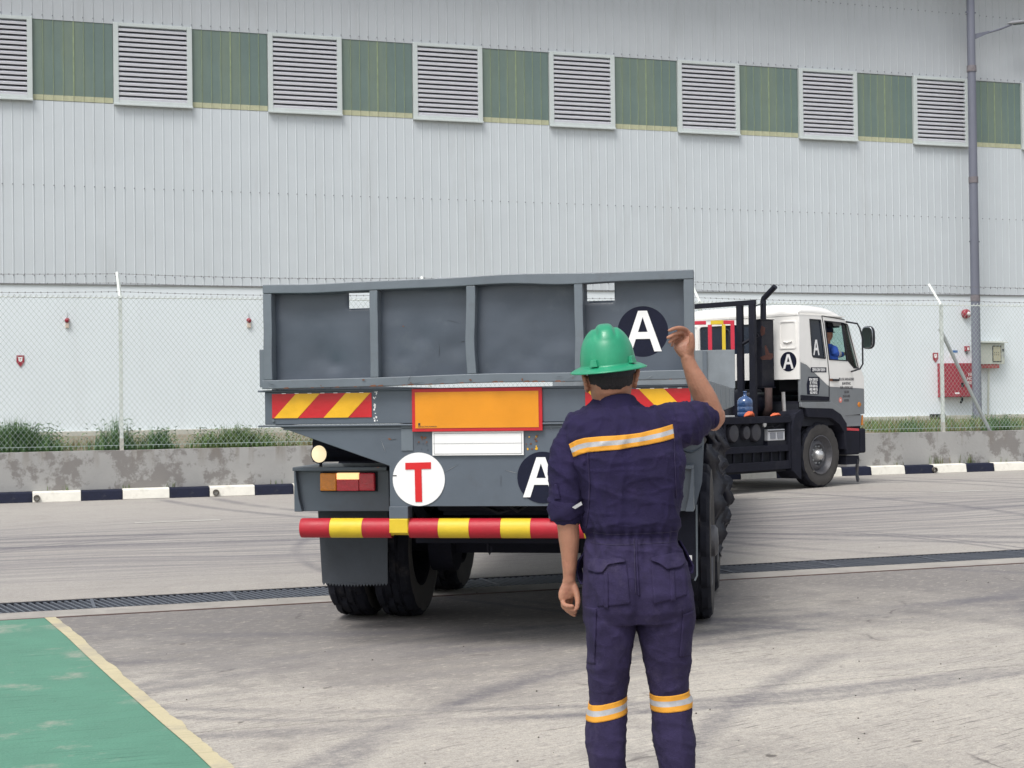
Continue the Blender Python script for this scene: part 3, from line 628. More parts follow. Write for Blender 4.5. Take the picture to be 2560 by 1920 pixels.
# ---------------------------------------------------------------- grass
def blades(mb, x, y, z, h, n, spread, lean=.4, wd=.010, mi=3):
    for _ in range(n):
        a = random.uniform(0, 2*PI); r = spread*math.sqrt(random.random()); bx, by = x+r*math.cos(a), y+r*math.sin(a)
        hh = h*random.uniform(.45, 1.1); a2 = random.uniform(0, 2*PI); l = lean*hh*random.uniform(.1, 1); w_ = wd*random.uniform(.6, 1.3); dx, dy = math.cos(a2), math.sin(a2)
        mid = (bx+dx*l*.35, by+dy*l*.35, z+hh*.6); tip = (bx+dx*l, by+dy*l, z+hh)
        mb.add([(bx-dy*w_, by+dx*w_, z), (bx+dy*w_, by-dx*w_, z), (mid[0]+dy*w_*.7, mid[1]-dx*w_*.7, mid[2]), (mid[0]-dy*w_*.7, mid[1]+dx*w_*.7, mid[2]), tip], [(0, 1, 2, 3), (3, 2, 4)], random.randrange(mi))
def leafm(name, c):
    m = mat(name, c, .6, var=.35, vs_=5, bump=0); b = m.node_tree.nodes['Principled BSDF']; b.inputs['Subsurface Weight'].default_value = .0
    return m
G1 = [leafm('grass_green', (.085, .16, .04)), leafm('grass_light', (.13, .19, .055)), leafm('grass_dry', (.20, .17, .085))]
G2 = [leafm('weed_dark', (.045, .11, .04)), leafm('weed_mid', (.07, .16, .055)), leafm('weed_light', (.13, .23, .075))]
mb = MB(); MI = (0, 3)
for i in range(5200):
    u = random.uniform(-4, 24); v = 24.5+abs(random.gauss(0, 1))*3.2
    if v > 36.8: continue
    dens = noisev(u*.45, v*.3, 5)*1.6+.12+(.45 if u > 13 else 0)+(.2 if 5 < u < 8 else 0)
    if u < 5.5: dens -= .3
    if random.random() < dens:
        k0 = len(mb.m); blades(mb, u, v, .74, .13+.12*random.random()+(.05 if u > 13 else -.04 if u < 5.5 else 0), 6, .13, wd=.008)
        if u < 7 and random.random() < .55: mb.m[k0:] = [2]*(len(mb.m)-k0)
o = mb.build('bank_grass', G1); o.rotation_euler = (0, 0, FW.a); o['kind'] = 'stuff'; tag(o, 'patchy green and dry grass on the bank behind the fence', 'grass')
cls = [(40, 1128, 1050, .62, 900, 'dark green clump of tall grass at the far left behind the fence'), (290, 1126, 1040, .36, 120, 'leggy weeds growing at the foot of the nearer fence post'),
       (395, 1124, 1063, .28, 150, 'dark weed clump just right of the nearer fence post'), (590, 1122, 1058, .80, 380, 'spreading light green grass clump beside the trailer'),
       (2280, 1080, 1040, .30, 60, 'sparse thin weeds behind the fence right of the cab'), (2490, 1078, 1030, .5, 120, 'small grass tuft at the foot of the fence brace')]
for px, py, pt, sp, n, lab in cls:
    b_ = FW.hit(px, py, 'y', 24.42+min(sp, .5)*.6+.1); hgt = FW.hit(px, pt, 'y', 24.9).z-.74
    mb = MB()
    for i in range(n):
        dx = random.gauss(0, sp*.5); dy = abs(random.gauss(0, .3))
        blades(mb, dx, dy, 0, hgt*random.uniform(.6, 1.25)*max(.3, 1-abs(dx)/sp*.55), 4 if n > 100 else 2, .05, .5, .006)
        if random.random() < .35:   # leafy stems
            hh = hgt*random.uniform(.5, 1.05); lx = dx+random.uniform(-.1, .1)
            for k in range(5):
                zz = hh*(.35+.65*k/5); a_ = random.uniform(0, 2*PI); mb.add([(lx, dy, zz), (lx+.06*math.cos(a_), dy+.06*math.sin(a_), zz+.035), (lx+.012*math.cos(a_+1), dy+.012*math.sin(a_+1), zz+.022)], [(0, 1, 2)], random.randrange(3))
    o = mb.build('grass_clump', G2 if sp != .80 else [G1[0], G1[1], G2[2]]); o.location = FW.o+FW.x*b_.x+FW.y*(24.42+.12)+Vector((0, 0, .73)); o.rotation_euler = (0, 0, FW.a)
    tag(o, lab, 'grass clump', 'weed clumps behind the fence')
mb = MB()
for px in (150, 420, 700, 1900, 2250, 2345, 2420, 2500, 330):
    p = FW.hit(px, 1150, 'y', 24.10)
    for _ in range(4 if px not in (2345, 2420) else 14): blades(mb, p.x+random.gauss(0, .12), 24.115, .165, .10 if px not in (2345, 2420) else .2, 2, .01, .7, .005)
o = mb.build('kerb_weeds', G1); o.rotation_euler = (0, 0, FW.a); o['kind'] = 'stuff'; tag(o, 'tiny weeds sprouting between the kerb and the retaining wall', 'weeds')

# ================================================================== TRAILER (frame: x right, y forward from its rear face)
TH = R_(9.5); HW = 1.27
a_ = ray(668, 850); b_ = ray(1736, 850); a_ = (a_.x/a_.y, 1); b_ = (b_.x/b_.y, 1)
tx, ty = math.cos(TH), -math.sin(TH)
det = a_[0]*(-b_[1])+b_[0]*a_[1]; rx, ry = -2*HW*tx, -2*HW*ty
s_ = (rx*(-b_[1])+b_[0]*ry)/det; t_ = (a_[0]*ry-a_[1]*rx)/det
FT = Frame(((s_*a_[0]+t_*b_[0])/2, (s_+t_)/2, 0), -TH)
T = lambda px, py, y=0: FT.xz(px, py, y)
tr = thing('flatbed_trailer', FT, 'grey steel flatbed trailer with framed tailgate and red and yellow bumper pipe', 'trailer')
LT = 12.4
# rear beam, deck and side rails
MB().box(-1.29, 1.27, 0, .10, 1.35, 1.545).box(-1.33, 1.30, -.012, .09, 1.545, 1.557).box(-1.33, 1.30, -.012, .08, 1.336, 1.347).build('rear_beam', M_grey, tr, bevel=.004)
MB().box(-1.27, 1.25, .10, LT, 1.50, 1.55).build('deck', M_blackm, tr)
for s in (-1, 1):
    x = s*1.26; mb = MB(); mb.box(x-.02, x+.02, .10, LT, 1.36, 1.60)
    mb.box(min(x, x-s*.08), max(x, x-s*.08), .10, LT, 1.345, 1.36)
    for k in range(6): mb.box(x-.026, x+.026, 1.2+k*2.0, 1.22+k*2.0, 1.37, 1.59)
    mb.build('side_rail', M_weath, tr, bevel=.004)
# apron under the beam (one pressed plate) and rear column
ap_ = [(-1.205, 1.336), (1.205, 1.336), (.53, 1.10), (.53, .862), (-.53, .862), (-.53, 1.10)]
plate('rear_apron', [ap_], .012, .05, XZ, M_grey, tr, bevel=.003)
for x0_, x1_, nm in ((-.532, -.418, 1), (.418, .532, 1)):
    MB().box(x0_, x1_, -.004, .11, .79, .862).build('bumper_bracket', M_grey, tr, bevel=.003)
MB().box(-1.18, -.385, .006, .013, 1.318, 1.325).box(.392, 1.18, .006, .013, 1.318, 1.325).build('weld_seam', M_greyl, tr)
MB().box(-.455, -.385, .006, .0125, 1.19, 1.335).build('patch_plate', M_greyl, tr)
# ---- tailgate
gt = 'tailgate'
def gz(x, top):   # measured edges with the dents of the photograph
    if top: return 2.186+.008*(x+1.27)+.010*math.exp(-((x-.25)/.30)**2)-.008*math.exp(-((x+.95)/.3)**2)+.0025*noisev(x*3, 7)
    return 1.567+.009*(x+1.27)+.007*math.exp(-((x-.05)/.40)**2)-.003
def wavy_rail(name, x0_, x1_, zlo, zhi, y0, y1, m, n=60):
    rings = []
    for i in range(n+1):
        x = x0_+(x1_-x0_)*i/n; a, b = zlo(x), zhi(x); dy = .005*noisev(x*1.7, 4)
        rings.append([(x, y0+dy, a), (x, y1+dy, a), (x, y1+dy, b), (x, y0+dy, b)])
    return MB().rings(rings).build(name, m, tr, bevel=.004)
YG0, YG1 = -.062, .05
wavy_rail('tailgate_top_rail', -1.275, 1.272, lambda x: gz(x, 1)-.052-.012*math.exp(-((x-.5)/.2)**2), lambda x: gz(x, 1), YG0, YG1, M_greyl)
wavy_rail('tailgate_bottom_rail', -1.285, 1.268, lambda x: gz(x, 0), lambda x: gz(x, 0)+.052, YG0, YG1, M_greyl)
def wavy_post(x0_, x1_, bend, ph):
    rings = []
    for i in range(25):
        t = i/24; xm = (x0_+x1_)/2; lo = gz(xm, 0)+.053; hi = gz(xm, 1)-.053; z = lo+(hi-lo)*t; dx = bend*math.sin(PI*t+ph)*math.sin(PI*t)+.003*noisev(z*6, xm*4)
        rings.append([(x0_+dx, YG0+.004, z), (x1_+dx, YG0+.004, z), (x1_+dx, YG1-.01, z), (x0_+dx, YG1-.01, z)])
    return MB().rings(rings).build('tailgate_post', M_greyl, tr, bevel=.004)
for a, b, c, ph in ((-1.275, -1.222, 0, 0), (-.622, -.573, .003, 1), (-.042, .012, -.009, .6), (.588, .637, .003, 0), (1.216, 1.272, 0, 0)): wavy_post(a, b, c, ph)
MB().box(-1.305, -1.2755, -.045, .03, 1.575, 1.80).build('hinge_plate', M_greyl, tr, bevel=.003)
def dent(x, z):
    d = .016*noisev(x*2.3, z*2.8, 1.3)+.004*noisev(x*7, z*7, 5)+.0015*noisev(x*22, z*22, 2)
    for (a_, b_, r_, k_) in ((-.93, 1.76, .10, .016), (-.86, 1.70, .045, .012), (-.32, 1.86, .05, .008), (-.13, 1.80, .06, .007), (.26, 2.0, .09, .007), (.33, 1.72, .05, .006), (-.45, 1.74, .025, .006), (.12, 1.68, .07, .006)):
        d += k_*math.exp(-((x-a_)**2+(z-b_)**2)/r_**2)
    q = math.hypot(x-.975, z-1.86); k = max(0, min(1, (q-.15)/.12))
    return d*k
def sheet(xa, xb, hole=None):
    xs = [xa+(xb-xa)*i/26 for i in range(27)]
    if hole: xs = sorted(set([x for x in xs if abs(x-hole[0]) > .01 and abs(x-hole[1]) > .01]+[hole[0], hole[1]]))
    zs = [0, .5]; nz = 24; zs = [i/nz for i in range(nz+1)]
    mb = MB(); xm = (xa+xb)/2; z0, z1 = gz(xm, 0)+.02, gz(xm, 1)-.02; Z = [z0+(z1-z0)*t for t in zs]
    if hole: Z = sorted(set([z for z in Z if abs(z-hole[2]) > .01 and abs(z-hole[3]) > .01]+[hole[2], hole[3]]))
    n = len(xs)
    mb.v = [(x, .030+dent(x, z), z) for z in Z for x in xs]
    for j in range(len(Z)-1):
        for i in range(n-1):
            if hole and xs[i] >= hole[0]-1e-6 and xs[i+1] <= hole[1]+1e-6 and Z[j] >= hole[2]-1e-6 and Z[j+1] <= hole[3]+1e-6: continue
            mb.f.append((j*n+i, j*n+i+1, (j+1)*n+i+1, (j+1)*n+i)); mb.m.append(0)
    o = mb.build('tailgate_sheet', M_greyp, tr, 'all'); md = o.modifiers.new('thick', 'SOLIDIFY'); md.thickness = .006; md.offset = 1 if False else -1
    return o
sheet(-1.24, -.60, (-.768, -.622, 2.035, 2.128)); sheet(-.60, -.02); sheet(-.02, .61); sheet(.61, 1.24, (.655, .815, 2.047, 2.150))
for x, z, r in ((-.80, 1.69, .012),): MB().prism(circle(x, z, r, 7), .028+dent(x, z), .034+dent(x, z), XZ).build('paint_chip', mat('chip', (.42, .30, .22), .8), tr)
# scuffs, scratches and rust on the rear
M_scuff = mat('bare_scratch', (.30, .31, .32), .6, var=.3, vs_=30); M_dscuff = mat('dark_scuff', (.035, .04, .05), .7, var=.3, vs_=30)
random.seed(5)
for (mm, cnt, nm) in ((M_scuff, 22, 'light_scratches'), (M_dscuff, 30, 'dark_scuffs'), (M_rust, 26, 'rust_specks')):
    mb = MB()
    for i in range(cnt):
        k = random.random()
        if k < .5:
            x = random.uniform(-1.18, 1.18); z = random.uniform(1.66, 2.1)
            if math.hypot(x-.975, z-1.86) < .17 or (-.78 < x < -.61 and z > 2.02) or (.64 < x < .83 and z > 2.03): continue
            y0 = .0285+dent(x, z)
        elif k < .7: x = random.uniform(-1.25, 1.22); z = gz(x, random.random() < .4)+random.uniform(-.045, -.01) if False else gz(x, 0)+random.uniform(.004, .045); y0 = YG0-.0065
        else:
            x = random.uniform(-.60, .9); z = random.uniform(.88, 1.33); y0 = .0105
            if abs(x) < .42 and z > 1.14 or math.hypot(x+.353, z-1.02) < .17: continue
        a = random.uniform(-.5, .5)+(PI/2 if random.random() < .3 else 0); L_ = random.uniform(.006, .05) if nm != 'rust_specks' else random.uniform(.003, .012); h_ = random.uniform(.0004, .0014) if nm != 'rust_specks' else L_*.5
        dx, dz = math.cos(a)*L_, math.sin(a)*L_; nx, nz_ = -math.sin(a)*h_, math.cos(a)*h_
        mb.prism([(x-dx, z-dz), (x+nx, z+nz_), (x+dx, z+dz), (x-nx, z-nz_)], y0-.0008, y0+.001, XZ)
    mb.build(nm, mm, tr, kind='stuff')
mb = MB()
for i in range(40):
    x = -1.2+i*.06+random.uniform(-.02, .02); r = random.uniform(.004, .012); z = gz(x, 0)-.001
    if random.random() < .5: mb.prism([(x-r*2, z), (x+r*2, z), (x+r, z+r*.9), (x-r, z+r*.7)], YG0-.0062, YG0-.004, XZ)
mb.build('edge_rust', M_rust, tr, kind='stuff')
for s in (-1, 1):
    for k in range(3): MB().lathe([(0, .0), (0, .009), (.006, .009), (.006, 0)], 6, lambda a, b, c: (s*1.235+b, -.004-a, 1.375-.0*k+c+[0, .08, .155][k])).build('bolt_head', M_greyl, tr) if k < 1 else None
# roundels
A_OUT = [(-.5, -.5), (-.30, -.5), (-.19, -.19), (.19, -.19), (.30, -.5), (.5, -.5), (.12, .5), (-.12, .5)]
A_IN = [(-.128, -.02), (.128, -.02), (0, .345)]
def letterA(cx, cz, h, wd, d0, d1, fn, m, parent):
    return plate('letter_a', [[(cx+p*wd, cz+q*h) for p, q in A_OUT], [(cx+p*wd, cz+q*h) for p, q in A_IN]], d0, d1, fn, m, parent)
A1 = plate('black_roundel', [circle(.975, 1.864, .146)], .0235, .0275, XZ, M_navy, tr)
letterA(.975, 1.866, .235, .215, .020, .0235, XZ, M_white, A1)
A2 = plate('black_roundel', [circle(.385, 1.028, .150)], .008, .0115, XZ, M_navy, tr)
letterA(.375, 1.030, .232, .215, .0045, .008, XZ, M_white, A2)
Tt = plate('white_roundel', [circle(-.353, 1.021, .157)], .0065, .0115, XZ, M_white, tr)
plate('letter_t', [[(-.432, 1.118), (-.278, 1.121), (-.278, 1.082), (-.335, 1.081), (-.333, .888), (-.374, .888), (-.376, 1.079), (-.432, 1.078)]], .003, .0065, XZ, mat('sticker_red', (.60, .008, .012), .5, var=.05), Tt)
MB().box(-.508, -.486, .004, .0065, 1.04, 1.046).build('scuff', M_ink, Tt)
# striped reflectors: parallelogram bands
def stripes(xa, xb, za, zb, dirn, parent, y):
    q = plate('striped_reflector', [[(xa, za), (xb, za), (xb, zb), (xa, zb)]], y, y+.004, XZ, M_red, parent)
    w_ = (xb-xa); h = zb-za; sk = h*.95
    segs = [(.02, .26), (.52, .765)]
    for s0, s1 in segs:
        if dirn > 0: pl = [(xa+w_*s0, za), (xa+w_*s1, za), (min(xb, xa+w_*s1+sk), zb), (min(xb, xa+w_*s0+sk), zb)]
        else: pl = [(xb-w_*s0, za), (xb-w_*s1, za), (max(xa, xb-w_*s1-sk), zb), (max(xa, xb-w_*s0-sk), zb)]
        plate('yellow_band', [pl], y-.0025, y, XZ, M_yel, q)
    for k in range(7): MB().box(xa+w_*(.1+.13*k), xa+w_*(.12+.13*k)+.012, y-.001, y+.003, zb, zb+.004).build('paint_fleck', M_white, q)
    return q
stripes(-1.243, -.630, 1.389, 1.534, 1, tr, -.0045)
stripes(.640, 1.243, 1.389, 1.534, -1, tr, -.0045)
q = MB().box(-.383, .390, -.016, -.001, 1.301, 1.553).build('marker_plate_border', M_red, tr, bevel=.002)
MB().box(-.363, .369, -.0195, -.016, 1.321, 1.532).build('marker_plate', M_orange, q)
text_mesh('fine_print', 'REFLECTIVE MARKER', .012, -.290, 1.326, -.0205, -.0195, XZ, M_ink, q)
MB().box(-.345, -.333, -.0205, -.0195, 1.337, 1.352).build('emblem', M_ink, q)
q = MB().box(-.266, .276, -.003, .010, 1.160, 1.300).build('white_plate', M_white, tr, bevel=.001)
mb = MB(); mb.box(-.256, .266, -.0042, -.003, 1.288, 1.2898).box(-.256, .266, -.0042, -.003, 1.168, 1.1698).box(-.256, -.2542, -.0042, -.003, 1.1698, 1.288).box(.2642, .266, -.0042, -.003, 1.1698, 1.288).box(-.262, .27, -.0046, -.0042, 1.229, 1.2302).build('border_line', M_ink, q)
mb = MB()
for i in range(26):
    sx_ = random.choice((-1, 1)); x = (-.33 if sx_ < 0 else .325)+random.uniform(-.04, .035); z = random.uniform(1.19, 1.27); r = random.uniform(.002, .009)
    mb.prism([(x+r*math.cos(2*PI*k/6)*random.uniform(.6, 1.5), z+r*math.sin(2*PI*k/6)) for k in range(6)], .009, .0118, XZ, 0 if random.random() < .55 else (1 if sx_ > 0 else 2))
mb.build('scraped_rust_spots', [M_rust, M_yel, M_greyp], tr, kind='stuff')
mb = MB()
for i in range(22):
    x = -.61+random.uniform(-.012, .012); z = random.uniform(1.36, 1.54); mb.box(x, x+random.uniform(.003, .01), -.002, .0, z, z+random.uniform(.003, .012))
mb.build('white_paint_spots', M_white, tr, kind='stuff')
# ---- bumper pipe in painted lengths
bands = [(-1.086, -.900, 0), (-.900, -.702, 1), (-.702, -.526, 0), (-.418, -.241, 0), (-.241, -.057, 1), (-.057, .131, 0), (.131, .307, 1), (.307, .62, 0), (.62, .78, 1), (.78, .94, 0), (.94, 1.02, 1), (1.02, 1.086, 0)]
PR = .0585
for a, b, c in bands:
    MB().lathe([(a+.001, 0), (a+.001, PR*.98), (a+.004, PR), (b-.004, PR), (b-.001, PR*.98), (b-.001, 0)] if a < -1.0 or b > 1.0 else [(a+.0005, PR*.997), (a+.003, PR), (b-.003, PR), (b-.0005, PR*.997)], 28, lambda s, p, r: (s, .055+p, .730+r)).build('bumper_pipe', [M_yelpaint if c else M_redpaint], tr, True)
rings = []
for x in (-.527, -.515, -.43, -.417):
    f = .98 if x in (-.527, -.417) else .86
    rings.append([(x, .055+PR*f*math.cos(2*PI*k/20)*1.05, .730+PR*(f if math.sin(2*PI*k/20) > 0 else f*(.82))*math.sin(2*PI*k/20)) for k in range(20)])
MB().rings(rings).build('bumper_pipe', M_yelpaint, tr, True)
MB().box(-.531, -.419, -.0085, .05, .705, .79).build('clamp_plate', M_yelpaint, tr, bevel=.004)
# ---- lamp boxes (left seen, right mirrored)
for s in (-1, 1):
    y = .42
    if s < 0:
        xo, zt = T(740, 1172, y); xi, _ = T(972, 1172, y); _, zb = T(800, 1278, y)
    else: xo, xi = -xo, -xi
    a, b = min(xo, xi), max(xo, xi)
    mb = MB(); mb.box(a, b, y, y+.03, zb, zt-.012); mb.box(a-.008, b, y-.05, y+.50, zt-.012, zt+.012)
    xx = xo; mb.prism([(xx, zt-.012), (xx, zb), (xx-s*.05, zb), (xx-s*.03, zb+.08), (xx-s*.014, zt-.05), (xx-s*.012, zt-.012)] if True else [], y-.045, y+.3, XZ)
    lb = mb.build('lamp_box', M_grey, tr, bevel=.004)
    if s < 0:
        l0_, t0_ = T(804, 1182, y); l1_, b0_ = T(942, 1226, y); s1, _ = T(846, 1182, y); s2, _ = T(901, 1182, y); _, sp = T(870, 1198, y)
        ww = l1_-l0_
        V = (l0_, s1, s2, l1_)
    else: V = tuple(-v for v in V)
    v0, v1, v2, v3 = V
    MB().box(min(v0, v3)-.006, max(v0, v3)+.006, y-.012, y, b0_-.006, t0_+.006).build('tail_lamp', M_strap, lb, bevel=.003)
    MB().box(min(v0, v1)+.0008, max(v0, v1)-.0008, y-.045, y-.012, b0_, t0_).build('amber_lens', M_lens_o, lb, bevel=.008)
    MB().box(min(v1, v2)+.0008, max(v1, v2)-.0008, y-.043, y-.012, sp+.001, t0_).build('reversing_lens', M_lens_lit, lb, bevel=.003)
    MB().box(min(v1, v2)+.0008, max(v1, v2)-.0008, y-.043, y-.012, b0_, sp-.001).build('red_lens', M_lens_r, lb, bevel=.003)
    MB().box(min(v2, v3)+.0008, max(v2, v3)-.0008, y-.045, y-.012, b0_, t0_).build('red_lens', M_lens_r, lb, bevel=.008)
    # round work lamp on top
    if s < 0: cx, cz = T(798, 1135, y+.02); rr_ = .0555
    else: cx = -cx
    wl = MB().lathe([(.075, 0), (.07, .03), (.03, .052), (.0, .058), (-.006, .056), (-.004, .050)], 24, lambda p, q, r: (cx+q*.95, y+.02+p, cz+r*1.06)).build('work_lamp', M_strap, tr, True)
    MB().lathe([(-.004, .051), (-.014, .034), (-.018, .0)], 24, lambda p, q, r: (cx+q*.95, y+.02+p, cz+r*1.06)).build('lamp_lens', M_lens_w, wl, 'all')
    MB().tube([(cx, y+.05, cz-.05), (cx, y+.05, zt)], .010, 8).build('lamp_stem', M_strap, wl)
# sloped bracket plates beside apron (dark underside behind taper)
for s in (-1, 1):
    MB().box(min(s*.53, s*1.2), max(s*.53, s*1.2), .66, .68, 1.10, 1.33).box(min(s*.53, s*1.15), max(s*.53, s*1.15), .60, .64, 1.13, 1.17).build('cross_brace', M_blackm, tr)
# ---- mud flaps with serrated hem, mudguards
yf = .72
for s in (-1, 1):
    if s < 0:
        xa, zt_ = T(787, 1340, yf); xb, zb_ = T(969, 1457, yf); xa2, _ = T(806, 1452, yf)
    x0_, x1_ = (xa, xb) if s < 0 else (-xb, -xa)
    top = 1.02; pl = [(x0_ if s < 0 else x0_, top)]; n = 21
    lo0, lo1 = (xa2, xb) if s < 0 else (-xb, -xa2)
    hem = []
    for i in range(n*2+1):
        t = i/(n*2); hem.append((lo0+(lo1-lo0)*t, zb_-.008*math.sin(PI*t)-(.017 if i % 2 else 0)))
    pl = [(x0_, top)]+hem+[(x1_, top)]
    f = plate('mud_flap', [pl], yf, yf+.008, lambda p, q, d: (p, d+.03*math.sin((q-.4)*3)+.006*math.sin(p*14), q), M_flap, tr)
for s in (-1, 1):
    x0_, x1_ = (-1.20, -.64) if s < 0 else (.64, 1.20)
    for ax in (1.52, 2.92):
        rings = []
        for i in range(15):
            a = R_(155-130*i/14); r = .60
            y_, z_ = ax-r*math.cos(a)*-1*-1, .53+r*max(-.2, math.sin(a)); y_ = ax+r*math.cos(a)
            rings.append([(x0_, y_, z_), (x1_, y_, z_), (x1_, y_+.006*math.cos(a), z_+.006), (x0_, y_+.006*math.cos(a), z_+.006)])
        MB().rings(rings).build('mudguard', M_blackm, tr)
# right rear fender plate, seen beyond the worker
fx0, fz0 = T(1650, 1255, .55); fx1, fz1 = T(1759, 1130, .55)
pl = [(fx0-.12, fz0-.02), (fx1-.05, fz0-.02), (fx1-.012, fz0+.12), (fx1+.004, fz1+.06), (fx1, fz1+.20), (fx0-.12, fz1+.20)]
plate('fender_panel', [pl], .55, .556, lambda p, q, d: (p, d+.015*noisev(p*6, q*6), q), M_grey, tr)
rings = []
for i in range(9):
    z = fz1+.02-.03*math.sin(i/8*PI); x = fx1-.14+.13*i/8; rings.append([(x, .545, z), (x, .535, z+.01), (x, .545, z+.022)])
MB().rings(rings).build('fender_crease', M_grey, tr)
bx, bz = T(1742, 1447, .60); pl = [(fx0-.12, fz0-.02), (fx1-.052, fz0-.02), (bx, bz+.03), (bx-.015, bz), (fx0-.12, bz+.01)]
plate('side_flap', [pl], .598, .606, XZ, M_blackm, tr)
MB().tube([(fx1-.05, .594, fz0-.02), (bx+.002, .594, bz+.02), (bx-.012, .594, bz-.01)], .006, 5).build('flap_edge', M_greyl, tr)
wx, wz = T(1725, 1400, .59); MB().box(wx-.012, wx+.012, .592, .598, wz-.028, wz+.028).build('tag_plate', M_white, tr)
# ---- wheels
def tyre_wheel(parent_frame, root, x, y, s, R=.525, W=.255, detail=True):
    seg = 112 if detail else 48
    hub = MB()
    def fn(a, b, c): return (x+s*a, y+b, R+c)
    prof = [(-W*.42, .60*R), (-W*.5, .78*R), (-W*.48, .93*R), (-W*.40, .985*R), (-W*.26, R), (-W*.24, R*.975), (-W*.18, R*.975), (-W*.16, R), (-W*.02, R), (0, R*.975), (W*.02, R), (W*.16, R), (W*.18, R*.975), (W*.24, R*.975), (W*.26, R), (W*.40, .985*R), (W*.48, .93*R), (W*.5, .78*R), (W*.42, .60*R), (W*.36, .58*R), (-W*.36, .58*R)]
    mb = MB(); n = len(prof); vs_ = []
    for k, p in enumerate(prof):
        for j in range(seg):
            r = p[1]
            sh = j+ (k*1 if k < n//2 else (n-k)*1)
            if k in (3, 4, 7, 8, 10, 11, 14, 15) and (sh//2) % 4 == 0 and (sh % 2 == 0 or True): r -= .020
            if k in (2, 16) and (sh//2) % 4 == 0: r -= .010
            vs_.append(fn(p[0], r*math.cos(2*PI*j/seg), r*math.sin(2*PI*j/seg)))
    mats_ = [1 if k in (0, 1, 16, 17) else 0 for k in range(n)]
    o = 0; mb.v = vs_
    for k in range(n):
        k2 = (k+1) % n
        for j in range(seg): mb.f.append((k*seg+j, k*seg+(j+1) % seg, k2*seg+(j+1) % seg, k2*seg+j)); mb.m.append(mats_[k])
    wh_ = mb.build('wheel', [M_rubber, M_rubberwall], root, True)
    rm = MB().lathe([(W*.40, .585*R), (W*.46, .60*R), (W*.47, .57*R), (W*.30, .50*R), (W*.05, .47*R), (W*.02, .33*R), (W*.10, .30*R), (W*.12, .22*R), (W*.55, .20*R), (W*.62, .16*R), (W*.64, .0)], 40, fn)
    for k in range(8):
        aa = 2*PI*k/8; 
    r_ = rm.build('rim', M_rimg, wh_, True)
    return wh_, fn
M_rimg = mat('rim_grey', (.10, .10, .11), .5, metal=.3, var=.25, vs_=8, dirt=(.14, .12, .10), damt=.5, ds=6)
for ax in (1.52, 2.92):
    for s in (-1, 1):
        for k, dx in enumerate((0, -.325)):
            tyre_wheel(FT, tr, s*(1.125+(.05 if s > 0 else 0)+dx), ax, s, R=.52, W=.27, detail=True)
    MB().tube([(-1.0, ax, .52), (1.0, ax, .52)], .075, 12).box(-.55, .55, ax-.07, ax+.07, .44, .6).build('axle', M_blackm, tr)
    for s in (-1, 1):
        MB().lathe([(-.16, .0), (-.16, .21), (.0, .21), (.02, .12), (.02, 0)], 24, lambda a, b, c: (s*(.60)+s*a, ax+b, .52+c)).build('brake_drum', M_blackm, tr, True)
        MB().tube([(s*.62, ax-.62, .86), (s*.62, ax-.3, .72), (s*.62, ax, .66), (s*.62, ax+.3, .72), (s*.62, ax+.62, .86)], .035, 6, ell=1.2).build('leaf_spring', M_blackm, tr)
# chassis
for s in (-1, 1):
    MB().box(s*.45-.07, s*.45+.07, .05, LT+2.2, 1.32, 1.345).box(s*.45-.01, s*.45+.01, .05, LT+2.2, .88, 1.32).box(s*.45-.07, s*.45+.07, .05, LT, .86, .88).build('chassis_beam', M_blackm, tr)
for yy in (.35, 1.9, 3.6, 5.6, 7.6, 9.6, 11.6): MB().box(-1.22, 1.22, yy, yy+.08, 1.36, 1.49).box(-.44, .44, yy, yy+.06, .95, 1.1).build('cross_member', M_blackm, tr)
MB().box(-.44, .44, .28, .34, .62, .70).box(-.40, .40, .9, .96, .74, .84).build('rear_tie_bar', M_blackm, tr)
MB().box(-.55, .62, 1.2, 1.3, .60, .70).build('spreader_bar', M_blackm, tr)
MB().tube([(.0, .30, .62), (.0, .30, .58), (.012, .30, .55), (.024, .30, .58), (.02, .30, .60)], .006, 6).build('hook', M_blackm, tr)
mb = MB().tube([(.1, .4, .86), (.16, .45, .80), (.25, .5, .86)], .014, 6).tube([(-.2, .6, .87), (0, .7, .77), (.3, .9, .86)], .012, 6).build('air_hose', M_strap, tr, 'all')
MB().lathe([(-.35, 0), (-.34, .12), (.34, .12), (.35, 0)], 20, lambda a, b, c: (a-.05, .75+b, .90+c)).build('air_tank', M_blackm, tr, True)
# headboard and red/yellow rack at the front
hx0, hz1 = T(1742, 876, LT); hx1, hz0 = T(1838, 960, LT)
MB().box(-HW, hx1, LT-.05, LT, 1.60, hz1).build('headboard', M_weath, tr, bevel=.006)
for xx in (hx0-.15, hx0+.08): MB().box(xx, xx+.06, LT-.08, LT-.05, 1.6, hz1-.01).build('headboard_stiffener', M_greyl, tr)
mb = MB(); rx1, rz1 = T(1836, 801, LT)
hr = []
for (xa_, xb_, za_, zb_, mm) in ((-1.1, T(1765, 800, LT)[0], T(1800, 811, LT)[1], rz1, 0), (T(1797, 0, LT)[0], rx1, T(1800, 811, LT)[1], rz1, 0), (T(1765, 0, LT)[0]+.001, T(1797, 0, LT)[0]-.001, T(1800, 811, LT)[1]-.003, rz1+.003, 1),
        (T(1758, 0, LT)[0], T(1768, 0, LT)[0], hz1, T(1800, 811, LT)[1]-.004, 0), (T(1793, 0, LT)[0], T(1802, 0, LT)[0], hz1, T(1800, 811, LT)[1]-.004, 1), (rx1-.055, rx1, hz1, T(1800, 811, LT)[1]-.001, 0)):
    MB().box(xa_, xb_, LT-.045, LT-.005, za_, zb_).build('rack_bar', M_yelpaint if mm else mat('rack_red', (.55, .02, .05), .5, var=.1), tr, bevel=.004)
